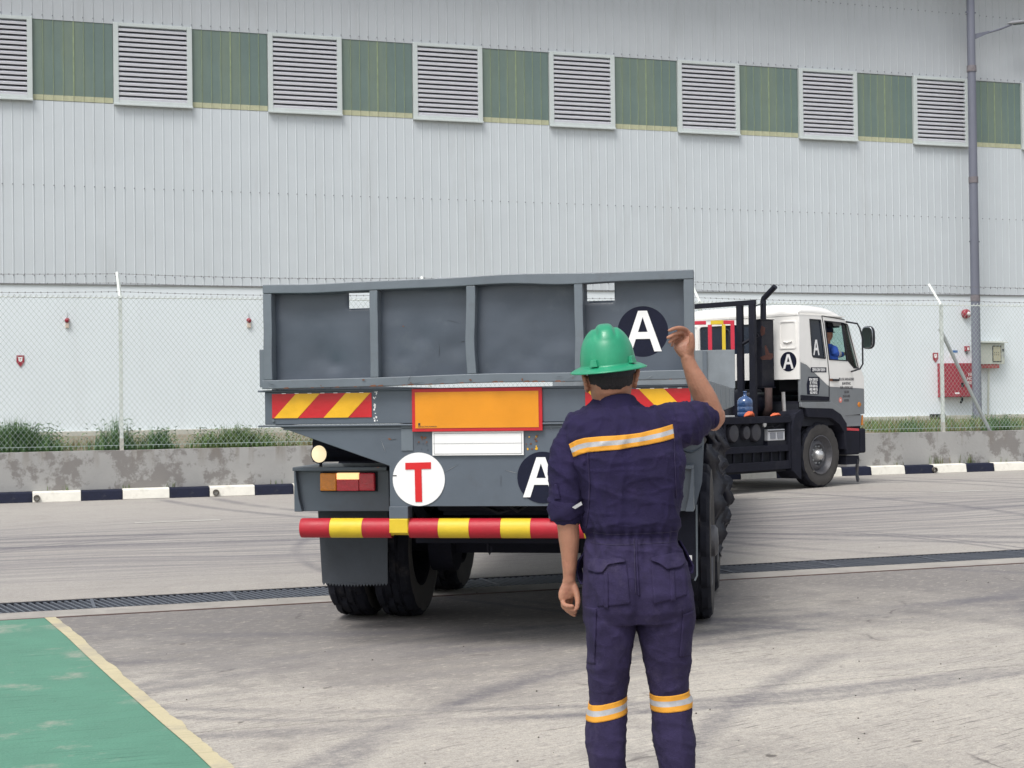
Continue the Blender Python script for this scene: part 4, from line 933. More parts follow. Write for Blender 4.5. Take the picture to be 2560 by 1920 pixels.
# hanging torn rubber strips along the right side
random.seed(21)
def strip(px0, py0, px1, py1, w_, yy, m):
    w_ *= .6
    px1 -= 2; x0_, z0_ = T(px0, py0, yy); x1_, z1_ = T(px1, py1, yy); rings = []; n = 16
    for i in range(n+1):
        t = i/n; x = x0_+(x1_-x0_)*t+.02*math.sin(t*7+px0); z = z0_+(z1_-z0_)*t; ww = w_*(.35+.9*math.sin(PI*min(1, t*.85+.1)))*(1+.35*math.sin(t*23+px0))*(1 if t < .9 else .3); bul = .02*math.sin(t*11+px1)
        rings.append([(x-ww/2, yy+bul, z), (x-ww*.2, yy-.012+bul, z+.01), (x+ww*.15, yy-.004+bul, z-.01), (x+ww/2, yy+.01+bul, z+.01*math.sin(t*30)), (x+ww*.1, yy+.02+bul, z)])
    return MB().rings(rings).build('rubber_strip', m, tr, 'all')
M_strip = mat('torn_rubber', (.012, .013, .022), .3, var=.4, vs_=10, bump=.5, bs=20, dirt=(.05, .05, .058), damt=.5, ds=7)
for a in ((1782, 1062, 1776, 1170, .12, 2.2), (1790, 1068, 1808, 1200, .14, 2.5), (1776, 1110, 1790, 1330, .20, 2.1), (1782, 1180, 1790, 1400, .18, 2.15), (1800, 1120, 1816, 1290, .16, 3.4), (1806, 1190, 1814, 1318, .10, 3.4), (1796, 1240, 1806, 1390, .14, 3.2), (1812, 1240, 1815, 1322, .05, 3.5), (1790, 1100, 1800, 1260, .15, 2.9)):
    strip(*a, M_strip)
MB().tube([T(1795, 1065, 3.0)[:1]+(3.0,)+T(1795, 1065, 3.0)[1:], T(1815, 1120, 3.0)[:1]+(3.0,)+T(1815, 1120, 3.0)[1:]], .03, 6).build('strip_rod', M_blackm, tr)

# ================================================================== TRUCK TRACTOR (frame: x right, y forward, origin under the front axle centre line)
PH = R_(47); FR0 = Frame((0, 0, 0), -PH)
gp = ground(2055, 1219); FK = Frame(gp-FR0.x*1.22, -PH)
K = lambda px, py, x=1.22: (lambda p: (p.y, p.z))(FK.hit(px, py, 'x', x))    # (forward, z) on a side plane
B = lambda px, py, y=-.54: FK.xz(px, py, y)                                   # (x, z) on a rear plane
tk = thing('truck_tractor', FK, 'white and grey cab truck tractor turned to the right with black exhaust stack', 'truck')
XR = 1.22; SIDE = lambda p, q, d: (d, p, q)
def cabbody(): pass
# --- right side: outlines in (forward, z)
gut = [(-.54, 2.79), (.06, 2.785), (.70, 2.735)]
front = [(.80, 2.66), (1.13, 1.97), (1.235, 1.79), (1.24, 1.60)]
paintline = [(1.24, 1.595), (.26, 1.63), (.17, 1.67), (-.36, 1.98), (-.54, 2.03)]
qwin = [(-.275, 2.72), (.03, 2.715), (.155, 2.09), (.13, 2.08), (-.19, 2.10), (-.215, 2.13)]
dwin = [(.13, 2.705), (.645, 2.685), (.78, 2.66), (.80, 2.62), (1.085, 1.93), (.95, 1.93), (.78, 2.05), (.25, 2.065)]
upper = gut+front+paintline[:]
for s in (1, -1):
    d0, d1 = (XR-.05, XR) if s > 0 else (-XR, -XR+.05)
    plate('side_panel', [upper, qwin, dwin], d0, d1, SIDE, M_cabw, tk, bevel=.006)
    lower = [(-.54, 2.028), (-.36, 1.978), (.17, 1.668), (.26, 1.628), (1.24, 1.593), (1.24, 1.17), (.66, 1.15), (.50, 1.30), (.25, 1.39), (-.54, 1.39)]
    plate('lower_side_panel', [lower], d0, d1, SIDE, M_cabg, tk, bevel=.006)
    e0, e1 = (XR+.001, XR+.006) if s > 0 else (-XR-.006, -XR-.001)
    # door shut line
    dl = [(.055, 2.775), (.10, 2.62), (.20, 2.06), (.235, 1.80), (.225, 1.42)]
    plate('door_seam', [dl+[(p+.014, q) for p, q in dl[::-1]]], e0, e1, SIDE, M_strap, tk)
    plate('door_top_seam', [[(.055, 2.785), (.70, 2.74), (.70, 2.728), (.055, 2.772)]], e0, e1, SIDE, M_strap, tk)
    plate('side_sill', [[(-.545, 1.50), (.21, 1.465), (.215, 1.40), (-.545, 1.41)]], *( (XR, XR+.02) if s > 0 else (-XR-.02, -XR)), SIDE, M_blackm, tk)
    plate('quarter_window', [[(p*.985, q) for p, q in qwin]], *((XR-.02, XR-.012) if s > 0 else (-XR+.012, -XR+.02)), SIDE, M_glassk, tk)
    plate('quarter_seal', [qwin, [(-.06+(p+.06)*.93, 2.4+(q-2.4)*.95) for p, q in qwin]], *((XR-.002, XR+.008) if s > 0 else (-XR-.008, -XR+.002)), SIDE, M_strap, tk)
    plate('window_pillar', [[(.64, 2.685), (.665, 2.685), (.80, 2.04), (.775, 2.05)]], *((XR-.03, XR-.004) if s > 0 else (-XR+.004, -XR+.03)), SIDE, M_strap, tk)
    plate('window_seal', [dwin, [(.60+(p-.60)*.955, 2.37+(q-2.37)*.955) for p, q in dwin]], *((XR-.002, XR+.008) if s > 0 else (-XR-.008, -XR+.002)), SIDE, M_strap, tk)
    plate('vent_window', [[(.675, 2.68), (.775, 2.65), (1.07, 1.945), (.955, 1.945), (.80, 2.04)]], *((XR-.026, XR-.02) if s > 0 else (-XR+.02, -XR+.026)), SIDE, M_glassd, tk)
    h = MB().box(XR+.001 if s > 0 else -XR-.035, XR+.035 if s > 0 else -XR-.001, .32, .49, 1.72, 1.755); h.build('door_handle', M_strap, tk, bevel=.006)
    MB().box(XR+.001 if s > 0 else -XR-.012, XR+.012 if s > 0 else -XR-.001, .26, .33, 1.72, 1.76).build('door_lock', M_rust, tk)
    MB().lathe([(0, .0), (.02, .03), (0.0, .045)], 14, lambda a, b, c: (s*(XR+.004+a), 1.08+b, 1.33+c)).build('side_marker', M_lens_o, tk, 'all')
    # wheel arch trim
    arch = [(-.56, 1.38), (.26, 1.38), (.50, 1.285), (.66, 1.12), (.68, .75), (.60, .74), (.58, .95), (.42, 1.10), (.20, 1.17), (-.42, 1.19), (-.56, 1.22)]
    plate('arch_panel', [[(p, q) for p, q in [(-.56, 1.385), (.26, 1.385), (.52, 1.28), (.68, 1.10), (.68, 1.02), (.50, 1.18), (.28, 1.27), (-.45, 1.29), (-.56, 1.31)]]], *((XR-.02, XR+.03) if s > 0 else (-XR-.03, -XR+.02)), SIDE, M_cabg, tk, bevel=.005)
    ri = [(-.46, 1.285), (.28, 1.265), (.50, 1.175), (.655, 1.02), (.66, .60)]; ro = [(.60, .60), (.58, .88), (.44, 1.02), (.22, 1.12), (-.42, 1.15)]
    plate('arch_liner', [ri+ro], *((XR-.25, XR+.045) if s > 0 else (-XR-.045, -XR+.25)), SIDE, M_blackm, tk, bevel=.004)
    plate('front_wheel_guard', [[(-.78, 1.02), (-.70, 1.20), (-.50, 1.28), (-.46, 1.15), (-.56, .95), (-.56, .17), (-.60, .17), (-.78, .30)]], *((XR-.35, XR+.01) if s > 0 else (-XR-.01, -XR+.35)), SIDE, M_blackm, tk, bevel=.006)
    plate('corner_panel', [[(.68, 1.165), (1.17, 1.15), (1.14, .97), (.68, .97)]], *((XR-.06, XR-.01) if s > 0 else (-XR+.01, -XR+.06)), SIDE, M_cabg, tk, bevel=.006)
    plate('red_trim', [[(.68, .955), (1.07, .93), (1.07, .89), (.68, .91)]], *((XR-.06, XR+.0) if s > 0 else (-XR, -XR+.06)), SIDE, M_lens_r, tk)
    MB().box(s*(XR-.04)-.02, s*(XR-.04)+.02, 1.18, 1.235, .98, 1.15).build('corner_lamp', M_lens_o, tk, bevel=.008)
# front, windscreen, rear wall, roof, floor
FRN = lambda p, q, d: (p, d, q)
def fr_sheet(name, pts, m, th=.04):   # pts: (y,z) polyline, extruded over the width
    rings = [[(-XR+.001, y, z), (XR-.001, y, z), (XR-.001, y-th, z-.003), (-XR+.001, y-th, z-.003)] for y, z in pts]
    return MB().rings(rings).build(name, m, tk)
fr_sheet('front_panel', [(1.235, 1.17), (1.245, 1.5), (1.24, 1.79), (1.14, 1.95)], M_cabw)
fr_sheet('windscreen', [(1.11, 1.97), (.82, 2.64)], M_glassd, .008)
fr_sheet('windscreen_header', [(.82, 2.645), (.77, 2.73)], M_cabw)
MB().box(-XR, XR, 1.10, 1.275, .52, .93).box(-XR+.0, XR, .68, 1.10, .50, .90).build('front_bumper', M_blackm, tk, bevel=.03)
MB().box(-XR+.04, XR-.04, .9, 1.17, .93, 1.17).build('grille', M_blackm, tk)
rw_out = [(-XR, 1.75), (-XR, 2.79), (XR, 2.79), (XR, 1.75)]
wx0, wz0 = -.98, 2.19
a0, _ = B(1750, 816); a1, _ = B(1882, 811)
rwin = rrect(min(a0, a1), max(a0, a1), 2.19, 2.67, .06)
rec = rrect(XR-.38, XR-.05, 2.24, 2.69, .04)
plate('rear_wall', [rw_out, rwin], -.56, -.53, XZ, M_cabw, tk, bevel=.003)
plate('rear_window', [rwin], -.535, -.53, XZ, M_glassk, tk)
for s in (1, -1):
    q = [(s*p, z) for p, z in rec]; qi = [(s*(XR-.215)+(s*p-s*(XR-.215))*.86, 2.465+(z-2.465)*.90) for p, z in rec]
    plate('pressed_rib', [q, qi], -.572, -.56, XZ, M_cabw, tk, bevel=.005)
MB().tube([(XR-.30, -.575, 2.36), (XR-.22, -.575, 2.34), (XR-.13, -.575, 2.36)], .010, 6).build('pressed_dimple', M_cabw, tk)
cx, cz = B(1973, 904); rr_ = plate('black_roundel', [circle(cx, cz, .158, rz=.158)], -.5645, -.561, XZ, M_navy, tk)
letterA(cx+.0, cz+.0, .235, .21, -.568, -.5645, XZ, M_white, rr_)
qa = plate('window_letter', [[(-.085+p*.17, 2.265+q*.25) for p, q in A_OUT], [(-.085+p*.17, 2.265+q*.25) for p, q in A_IN]], XR-.011, XR-.008, SIDE, M_white, tk)
MB().box(-.56+.0, -.53, 0, 0, 0, 0)
# roof: loft along y
rings = []
for y, z0, zt, ins in ((-.57, 2.79, 2.80, .0), (-.56, 2.79, 2.91, .02), (-.45, 2.79, 2.965, .04), (.0, 2.785, 2.975, .04), (.30, 2.77, 2.96, .05), (.52, 2.75, 2.90, .06), (.66, 2.74, 2.83, .08), (.76, 2.73, 2.745, .10)):
    w_ = XR-ins*.4; r = []
    for i in range(17):
        a = PI*i/16; ex = .35; c, s = math.cos(a), math.sin(a)
        r.append((w_*math.copysign(abs(c)**ex, c), y, z0+(zt-z0)*abs(s)**.55))
    rings.append(r)
MB().rings(rings).build('roof', M_cabw, tk, 'all')
MB().box(-XR-.004, XR+.004, -.57, .70, 2.775, 2.79).build('roof_gutter', M_cabw, tk)
MB().box(-XR+.05, XR-.05, -.53, 1.20, 1.36, 1.40).build('cab_floor', M_blackm, tk)
MB().box(-XR+.06, XR-.06, .98, 1.2, 1.4, 2.0).build('dashboard', M_blackm, tk, bevel=.03)
MB().box(-XR+.05, XR-.05, -.53, 1.20, 1.0, 1.36).build('engine_tunnel', M_dark, tk)
MB().box(-XR+.06, XR-.06, -.52, -.50, 1.45, 2.78).build('inner_back', M_strap, tk) if False else None
MB().tube([(.30+.55*0+.45+.20*math.cos(a), .70+.06*math.sin(a), 2.0+.19*math.sin(a)) for a in [2*PI*i/20 for i in range(21)]], .014, 6).build('steering_wheel', M_strap, tk)
MB().box(.30, .95, .62, .95, 2.62, 2.70).build('sun_visor', M_strap, tk)
MB().box(.45, .95, -.10, .0, 1.55, 2.25).build('seat_back', M_strap, tk, bevel=.04)
# lettering on the side
def side_txt(txt, size, y, z, m, wide=1.0): return text_mesh('lettering', txt, size, y, z, XR+.0035, XR+.001, SIDE, m, tk, wide=wide, off=.001)
def tag_plate_(y0, y1, z0, z1): return plate('black_label', [[(y0, z0), (y1, z0), (y1, z1), (y0, z1)]], XR+.001, XR+.0025, SIDE, M_navy, tk)
def side_txt2(txt, size, y, z, m, wide=1.0): return text_mesh('lettering', txt, size, y, z, XR+.004, XR+.0026, SIDE, m, tk, wide=wide, off=.002)
(y0_, z1_), (y1_, z0_) = K(2027, 918), K(2066, 931)
tag_plate_(y0_, y1_, z0_, z1_); side_txt2('SEWA SAH URAH', .075, (y0_+y1_)/2, z0_+.018, M_white, .60)
(y0_, z1_), (y1_, z0_) = K(2025, 1008), K(2067, 1020)
tag_plate_(y0_, y1_, z0_+.01, z1_); side_txt2('1 TAYAR MUKA SAHAJA', .062, (y0_+y1_)/2, z0_+.025, M_white, .55)
(ya, za), (yb, zb) = K(2019, 942), K(2049, 986)
plate('black_label', [[(ya+.02, za), (yb, za), (yb+.01, za-.12), (yb-.03, zb+.0), (ya-.02, zb), (ya-.03, za-.12)]], XR+.001, XR+.0025, SIDE, M_navy, tk)
for i, s in enumerate(('BDM 12000 KG', 'BT  9770 KG', 'BTM 4620 KG', 'MBD 3480 KG', 'BGK 460 KG')):
    side_txt2(s, .058, (ya+yb)/2-.005, za-.062-i*.053, M_white, .62)
M_ink2 = mat('faded_ink', (.11, .11, .12), .6)
for i, s in enumerate(('JPG LOG. HAULAGE BHD', 'JALAN SETIA RC', '8 KM. LORONG HAJI', '2-JLN 7/10', 'KSG 8/1-1000B', 'M 8/1000B')):
    y_, z_ = K(2116, 951+i*10.5)
    side_txt(s, .062 if i < 3 else .058, y_, z_, M_ink2, .62 if i in (0, 2) else .55)
y_, z_ = K(2101, 1000); plate('round_sticker', [circle(y_, z_, .045, 20)], XR+.001, XR+.003, SIDE, mat('pink_sticker', (.65, .20, .16), .5), tk)
text_mesh('sticker_digit', '80', .045, y_, z_-.015, XR+.0045, XR+.003, SIDE, M_white, tk, wide=.8)
# mirror and its arm
XM = 1.50
def km(px, py): y, z = K(px, py, XM); return (XM, y, z)
MB().tube([(XR, .75, 2.70), km(2143, 809), km(2150, 822), km(2156, 845), km(2157, 910), km(2150, 922), km(2138, 926), (XR, .88, 1.88)], .014, 8).build('mirror_arm', M_strap, tk, True)
c = Vector(km(2171, 844)); rings = []
for d, k in ((-.05, .55), (-.035, .92), (.0, 1.0), (.03, .97), (.035, .93)):
    rings.append([(c.x+.115*k*math.copysign(abs(math.cos(a))**.6, math.cos(a)), c.y-d, c.z+.19*k*math.copysign(abs(math.sin(a))**.55, math.sin(a))) for a in [2*PI*i/28 for i in range(28)]])
mr_ = MB().rings(rings).build('mirror', M_strap, tk, True)
MB().rings([[(c.x+.103*k*math.copysign(abs(math.cos(a))**.6, math.cos(a)), c.y-.036-dd, c.z+.175*k*math.copysign(abs(math.sin(a))**.55, math.sin(a))) for a in [2*PI*i/28 for i in range(28)]] for k, dd in ((1, 0), (.97, .003))]).build('mirror_glass', mat('mirror_glass', (.7, .75, .78), .06, metal=1, var=.02, bump=0), mr_)
# --- exhaust stack, rack behind the cab
YS = -.86
(xa, za), (xb, _), (_, zb) = B(1887, 800, YS-.16), B(1934, 800, YS+.16), B(1900, 967, YS-.16)
MB().box(xa, xb, YS-.16, YS+.16, zb, za).build('exhaust_shroud', M_black, tk, bevel=.012)
MB().box(xa-.02, xb+.02, YS-.18, YS+.17, zb-.02, zb).box(xa-.012, xb+.012, YS-.172, YS+.165, za, za+.012).build('shroud_flange', M_black, tk)
# rusty scars on the shroud
def blob(pts, name='rust_patch'): plate(name, [pts], YS-.1625, YS-.1605, XZ, mat('rust_stain', (.055, .020, .016), .85, var=.5, vs_=18), tk)
cxr, czr = B(1917, 892, YS-.16)
blob([(cxr-.13, czr), (cxr-.02, czr+.03), (cxr-.04, czr+.17), (cxr-.01, czr+.19), (cxr+.05, czr+.06), (cxr+.12, czr+.05), (cxr+.13, czr-.01), (cxr+.08, czr-.05), (cxr-.10, czr-.045)])
blob([(cxr-.12, czr+.42), (cxr-.09, czr+.50), (cxr-.02, czr+.46), (cxr-.03, czr+.36), (cxr-.10, czr+.33)])
p0_, p1_, p2_ = B(1908, 800, YS), B(1908, 753, YS), B(1938, 716, YS)
MB().tube([(p0_[0], YS, p0_[1]-.1), (p1_[0], YS, p1_[1]), (p1_[0]+.01, YS, p1_[1]+.04), (p2_[0], YS, p2_[1])], [.048, .048, .046, .046], 16).build('exhaust_pipe', M_black, tk, True)
YR = -1.25
def rb(px, py): return B(px, py, YR)
xl = -1.0
mb = MB(); (r1x, r1z), (r2x, r2z) = rb(1888, 751), rb(1888, 762)
MB().box(-r1x, r1x, YR-.03, YR+.03, r2z, r1z+.01).build('rack_crossbar', M_black, tk, bevel=.004)
for (pa, pb_) in ((1843, 1857), (1874, 1888)):
    a, b = rb(pa, 800)[0], rb(pb_, 800)[0]
    for s in (1, -1):
        MB().box(min(s*a, s*b), max(s*a, s*b), YR-.03, YR+.03, .9, r2z-.001).build('rack_post', M_black, tk, bevel=.004)
x_, z_ = rb(1857, 860); x2_, z2_ = rb(1880, 845)
MB().tube([(x_, YR, z_), (x2_+.05, YR+.1, z2_+.05)], .03, 6).build('rack_brace', M_black, tk)
MB().tube([(rb(1888, 765)[0], YR, rb(1888, 765)[1]), (p1_[0], YS, p1_[1]-.03)], .01, 6).build('pipe_stay', M_black, tk)
for k in range(4):   # coiled air lines hanging behind the headboard
    cxx, czz = B(1812+k*4, 855, YR-.1)
    MB().tube([(cxx+.07*math.cos(a)+.0, YR-.1-.02*k, czz+.20*math.sin(a)) for a in [PI*i/10 for i in range(-4, 13)]], .011, 5).build('air_line', M_strap, tk, 'all')
# --- chassis and right side equipment
for s in (-1, 1): MB().box(s*.43-.04, s*.43+.04, -4.4, 1.0, .74, 1.0).build('chassis_rail', M_blackm, tk)
MB().box(-.45, .45, -1.4, .6, .55, 1.5).build('engine', M_dark, tk, bevel=.05)
MB().box(-.95, .55, -1.15, -.62, .95, 1.60).build('gearbox', M_dark, tk, bevel=.04)
MB().lathe([(-.3, 0), (-.3, .2), (.3, .2), (.3, 0)], 20, lambda a, b, c: (.6+b, -1.0+a, 1.35+c)).build('air_cleaner', M_black, tk, True)
MB().tube([(.9, -.95, 1.62), (.9, -.95, 1.3), (.75, -.9, 1.1)], .06, 10).build('exhaust_elbow', mat('scorched_steel', (.05, .03, .028), .8, var=.4, vs_=14), tk, 'all')
sy0, sz = K(1800, 1040); sy1 = -.79
shz = 1.17
MB().box(.45, 1.20, -2.72, sy1, shz-.035, shz).box(1.185, 1.215, -2.75, sy1, shz-.10, shz+.004).build('side_shelf', M_blackm, tk, bevel=.004)
for yy in (-2.70, -2.44, -.82): MB().box(1.15, 1.205, yy-.025, yy+.025, .35, shz-.036).build('side_post', M_blackm, tk)
MB().box(1.14, 1.20, -2.75, -.60, .62, .72).build('side_rail', M_blackm, tk, bevel=.004); MB().box(1.14, 1.20, -2.75, -.60, .34, .47).build('side_rail', M_blackm, tk, bevel=.004)
for yy in (-2.2, -1.96, -1.72, -1.5, -1.27, -1.05): MB().box(1.15, 1.185, yy-.012, yy+.012, .475, .618).build('rail_strut', M_blackm, tk)
MB().box(.4, 1.10, -2.7, -.8, .3, 1.13).build('tank_bay', M_dark, tk)
for yy, r_ in ((-2.17, .15), (-1.86, .115), (-1.62, .15)):
    MB().lathe([(-.4, 0), (-.4, r_), (.0, r_), (.03, r_*.85), (.045, .0)], 24, lambda a, b, c: (1.14+a, yy+b*.86, .93+c)).build('air_tank', mat('tank_grey', (.035, .035, .045), .5, var=.2, vs_=7), tk, True)
MB().lathe([(0, 0), (.0, .045), (.02, .04), (.02, 0)], 14, lambda a, b, c: (1.19+a, -1.46+b, 1.05+c)).build('valve_cap', M_silver, tk)
bt = MB().box(1.00, 1.17, -1.33, -.90, .79, .97).build('battery_box', mat('battery_white', (.55, .56, .58), .5, var=.1), tk, bevel=.01)
MB().box(1.171, 1.18, -1.28, -1.15, .82, .92).box(1.171, 1.18, -1.10, -.96, .82, .92).build('cell_window', mat('cell_grey', (.22, .23, .26), .4), bt)
MB().box(.98, 1.18, -1.36, -.87, .70, .785).box(1.171, 1.185, -1.33, -.90, .935, .95).build('battery_tray', M_black, bt)
MB().tube([(1.1, -1.3, .99), (1.15, -1.2, 1.02), (1.12, -1.1, .99), (1.14, -1.0, 1.03), (1.1, -.92, .99)], .012, 6).build('battery_cable', M_strap, bt)
MB().tube([(1.12, -.86, 1.55), (1.12, -.84, 1.25)], .03, 8).build('coil_spring', M_silver, tk)
# sheet ribs below the cab rear (flap, steps)
MB().box(.80, 1.19, .72, 1.10, .34, .48).build('step', M_blackm, tk)
MB().tube([(1.15, .72, .47), (1.17, 1.08, .46)], .012, 6).build('flap_rod', M_black, tk)
ff = [[(1.17+.01*math.sin(i), 1.03+.012*math.sin(i*1.7), .46-.42*i/8), (1.17+.01*math.sin(i), 1.03+.10*(1-.12*i/8)+.012*math.sin(i*2.1), .46-.42*i/8), (1.185+.01*math.sin(i), 1.06, .46-.42*i/8)] for i in range(9)]
MB().rings(ff).build('hanging_flap', M_strip, tk)
# wheels
def hubdetail(fn, wh_):
    R = .53
    for k in range(8):
        a = 2*PI*k/8+.2; b, c = math.cos(a)*R*.40, math.sin(a)*R*.40
        MB().lathe([(.028, 0), (.028, R*.062), (.036, R*.05), (.036, 0)], 10, lambda q, u, v: fn(q+.012, b+u, c+v)).build('rim_hole', M_dark, wh_)
    for k in range(10):
        a = 2*PI*k/10; b, c = math.cos(a)*R*.265, math.sin(a)*R*.265
        MB().lathe([(.03, .013), (.06, .013), (.065, 0)], 6, lambda q, u, v: fn(q, b+u, c+v)).build('wheel_nut', M_steel, wh_)
    MB().lathe([(.03, R*.20), (.10, R*.165), (.14, R*.12), (.155, 0)], 24, lambda q, u, v: fn(q, u, v)).build('hub_cap', M_silver, wh_, 'all')
for s in (-1, 1):
    R = .53; W_ = .27
    # front wheel: convex disc
    wh_, fn = tyre_wheel(FK, tk, s*(XR-.135), 0, s, R=R, W=W_)
    for ch in list(wh_.children): bpy.data.objects.remove(ch)
    MB().lathe([(.11, .585*R), (.125, .60*R), (.128, .575*R), (.05, .52*R), (.03, .47*R), (.06, .42*R), (.07, .34*R), (.03, .30*R), (.03, .0)], 48, fn).build('rim', M_rimg, wh_, True)
    if s > 0: hubdetail(fn, wh_)
    for k in (0, 1): tyre_wheel(FK, tk, s*(XR-.135-.315*k), -3.25, s, R=R, W=W_, detail=False)
MB().tube([(-1, 0, .53), (1, 0, .53)], .06, 10).build('front_axle', M_blackm, tk); MB().tube([(-1, -3.25, .53), (1, -3.25, .53)], .09, 10).build('rear_axle', M_blackm, tk)
MB().box(-.45, .45, -3.7, -2.7, 1.0, 1.12).build('fifth_wheel', M_black, tk, bevel=.02)
for s in (-1, 1): MB().rings([[(s*.75, -3.25+.62*math.cos(a), .55+.62*math.sin(a)), (s*1.24, -3.25+.62*math.cos(a), .55+.62*math.sin(a)), (s*1.24, -3.25+.63*math.cos(a), .56+.63*math.sin(a)), (s*.75, -3.25+.63*math.cos(a), .56+.63*math.sin(a))] for a in [PI*i/12 for i in range(13)]]).build('rear_mudguard', M_blackm, tk)
# things standing on the shelf
def kpt(px, py, x): y, z = K(px, py, x); return FK.o+FK.x*x+FK.y*y+Vector((0, 0, z))
y_, _ = K(1863, 1030, .95)
bo = MB().lathe([(0, 0), (0, .125), (.012, .135), (.07, .135), (.08, .128), (.09, .135), (.16, .135), (.17, .128), (.18, .135), (.25, .135), (.27, .128), (.31, .10), (.34, .045), (.35, .03), (.40, .028), (.405, .034), (.425, .034), (.425, 0)], 32, lambda a, b, c: (b, c, a)).build('water_bottle', M_bluep, None, 'all')
bo.scale = (.92, .92, .94); bo.location = FK.o+FK.x*.95+FK.y*y_+Vector((0, 0, shz+.001)); tag(bo, 'big blue plastic water bottle standing on the tractor side shelf', 'water bottle')
M_cloth = mat('orange_cloth', (.62, .13, .055), .85, var=.25, vs_=12, bump=.6, bs=12)
for (px, w_, h_, lab) in ((1877, .16, .09, 'crumpled orange cloth beside the blue water bottle'), (1943, .17, .05, 'flat orange work glove near the cab end of the shelf')):
    y_, _ = K(px, 1040, 1.08); rings = []
    for i in range(9):
        t = i/8; r = math.sin(PI*max(.03, min(.97, t))); rings.append([(.07*r*math.cos(a), w_*(t-.5)*1.6, max(0, h_*r*(.5+.5*math.sin(a)))*(1+.5*noisev(t*6, a*2, px))) for a in [2*PI*j/12 for j in range(12)]])
    c_ = MB().rings(rings).build('orange_cloth' if h_ > .06 else 'work_glove', M_cloth, None, 'all'); c_.location = FK.o+FK.x*1.05+FK.y*y_+Vector((0, 0, shz+.002)); c_.rotation_euler = (0, 0, -PH); tag(c_, lab, 'cloth' if h_ > .06 else 'glove')
y_, _ = K(1815, 1038, 1.1)
c_ = MB().box(-.05, .05, -.16, .16, 0, .03).build('steel_tool', M_silver, None, bevel=.008); c_.location = FK.o+FK.x*1.1+FK.y*y_+Vector((0, 0, shz+.002)); c_.rotation_euler = (0, 0, -PH); tag(c_, 'bright metal tool lying on the shelf left of the water bottle', 'tool')

# ================================================================== PEOPLE
DEP = bpy.context.evaluated_depsgraph_get
def remesh(mb, voxel, smooth_it=4, name='tmp'):
    me = bpy.data.meshes.new(name); me.from_pydata(mb.v, [], mb.f)
    bm = bmesh.new(); bm.from_mesh(me); bmesh.ops.recalc_face_normals(bm, faces=bm.faces); bm.to_mesh(me); bm.free()
    o = bpy.data.objects.new(name, me); COL.objects.link(o)
    r = o.modifiers.new('r', 'REMESH'); r.mode = 'VOXEL'; r.voxel_size = voxel
    s = o.modifiers.new('s', 'SMOOTH'); s.iterations = smooth_it; s.factor = .5
    d = DEP(); d.update(); out = bpy.data.meshes.new_from_object(o.evaluated_get(d)); bpy.data.objects.remove(o); bpy.data.meshes.remove(me)
    return out
def sect(c, rx, ry, n=24, e=2.0, tilt=0):
    """horizontal superellipse ring"""
    return [(c[0]+rx*math.copysign(abs(math.cos(a))**(2/e), math.cos(a)), c[1]+ry*math.copysign(abs(math.sin(a))**(2/e), math.sin(a)), c[2]+tilt*math.cos(a)*rx) for a in [2*PI*i/n for i in range(n)]]
def limb(mb, pts, rad, n=14, ell=None):
    pts = [Vector(p) for p in pts]; P2, R2 = [], []
    for i in range(len(pts)-1):      # smooth the joints
        for k in range(4):
            t = k/4; P2.append(pts[i].lerp(pts[i+1], t)); R2.append(rad[i]*(1-t)+rad[i+1]*t)
    P2.append(pts[-1]); R2.append(rad[-1])
    for it in range(2): P2 = [P2[0]]+[(P2[i-1]+P2[i]*2+P2[i+1])/4 for i in range(1, len(P2)-1)]+[P2[-1]]
    mb.tube(P2, R2, n, ell=ell); mb.ball(P2[0], R2[0]*.98, 0, 12, 8); mb.ball(P2[-1], R2[-1]*.98, 0, 12, 8)
WD = 4.9
wx0 = ground(1590, 1920).x*WD/ground(1590, 1920).y
FP = Frame((wx0, WD, 0), 0)
def W3(px, py, dy=0): p = FP.hit(px, py, 'y', dy); return (p.x, dy, p.z)
def wx(px, py): return W3(px, py)[0]
per = thing('person', FP, 'worker in navy coveralls and green hard hat seen from behind with right arm raised', 'person')
# ---------------------------------------------------------------- coverall
cov = MB()
rows = [ # py, left, right, depth half, dy centre, exponent
 (998, 1492, 1592, .062, .030, 2), (1012, 1474, 1612, .075, .022, 2.0), (1026, 1450, 1634, .088, .018, 2.2), (1042, 1422, 1660, .100, .014, 2.3), (1062, 1408, 1684, .108, .010, 2.4), (1095, 1408, 1700, .116, .004, 2.4), (1135, 1420, 1708, .122, .0, 2.4),
 (1180, 1436, 1708, .124, .0, 2.4), (1225, 1450, 1702, .122, .002, 2.4), (1265, 1456, 1697, .122, .004, 2.4), (1297, 1456, 1697, .122, .004, 2.4), (1318, 1458, 1697, .118, .006, 2.4), (1330, 1468, 1692, .108, .008, 2.4), (1345, 1470, 1692, .106, .008, 2.4), (1362, 1465, 1697, .112, .006, 2.4),
 (1395, 1459, 1710, .125, .0, 2.4), (1435, 1456, 1724, .136, -.006, 2.4), (1480, 1455, 1732, .140, -.010, 2.4), (1520, 1456, 1735, .136, -.008, 2.4), (1550, 1460, 1734, .122, -.004, 2.4)]
rg = []
for py, l, r, d, cy, e in rows:
    a, b = W3(l, py), W3(r, py); rg.append(sect(((a[0]+b[0])/2, cy, (a[2]+b[2])/2), (b[0]-a[0])/2, d, 36, e, tilt=(b[2]-a[2])/(b[0]-a[0])))
cov.rings(rg)
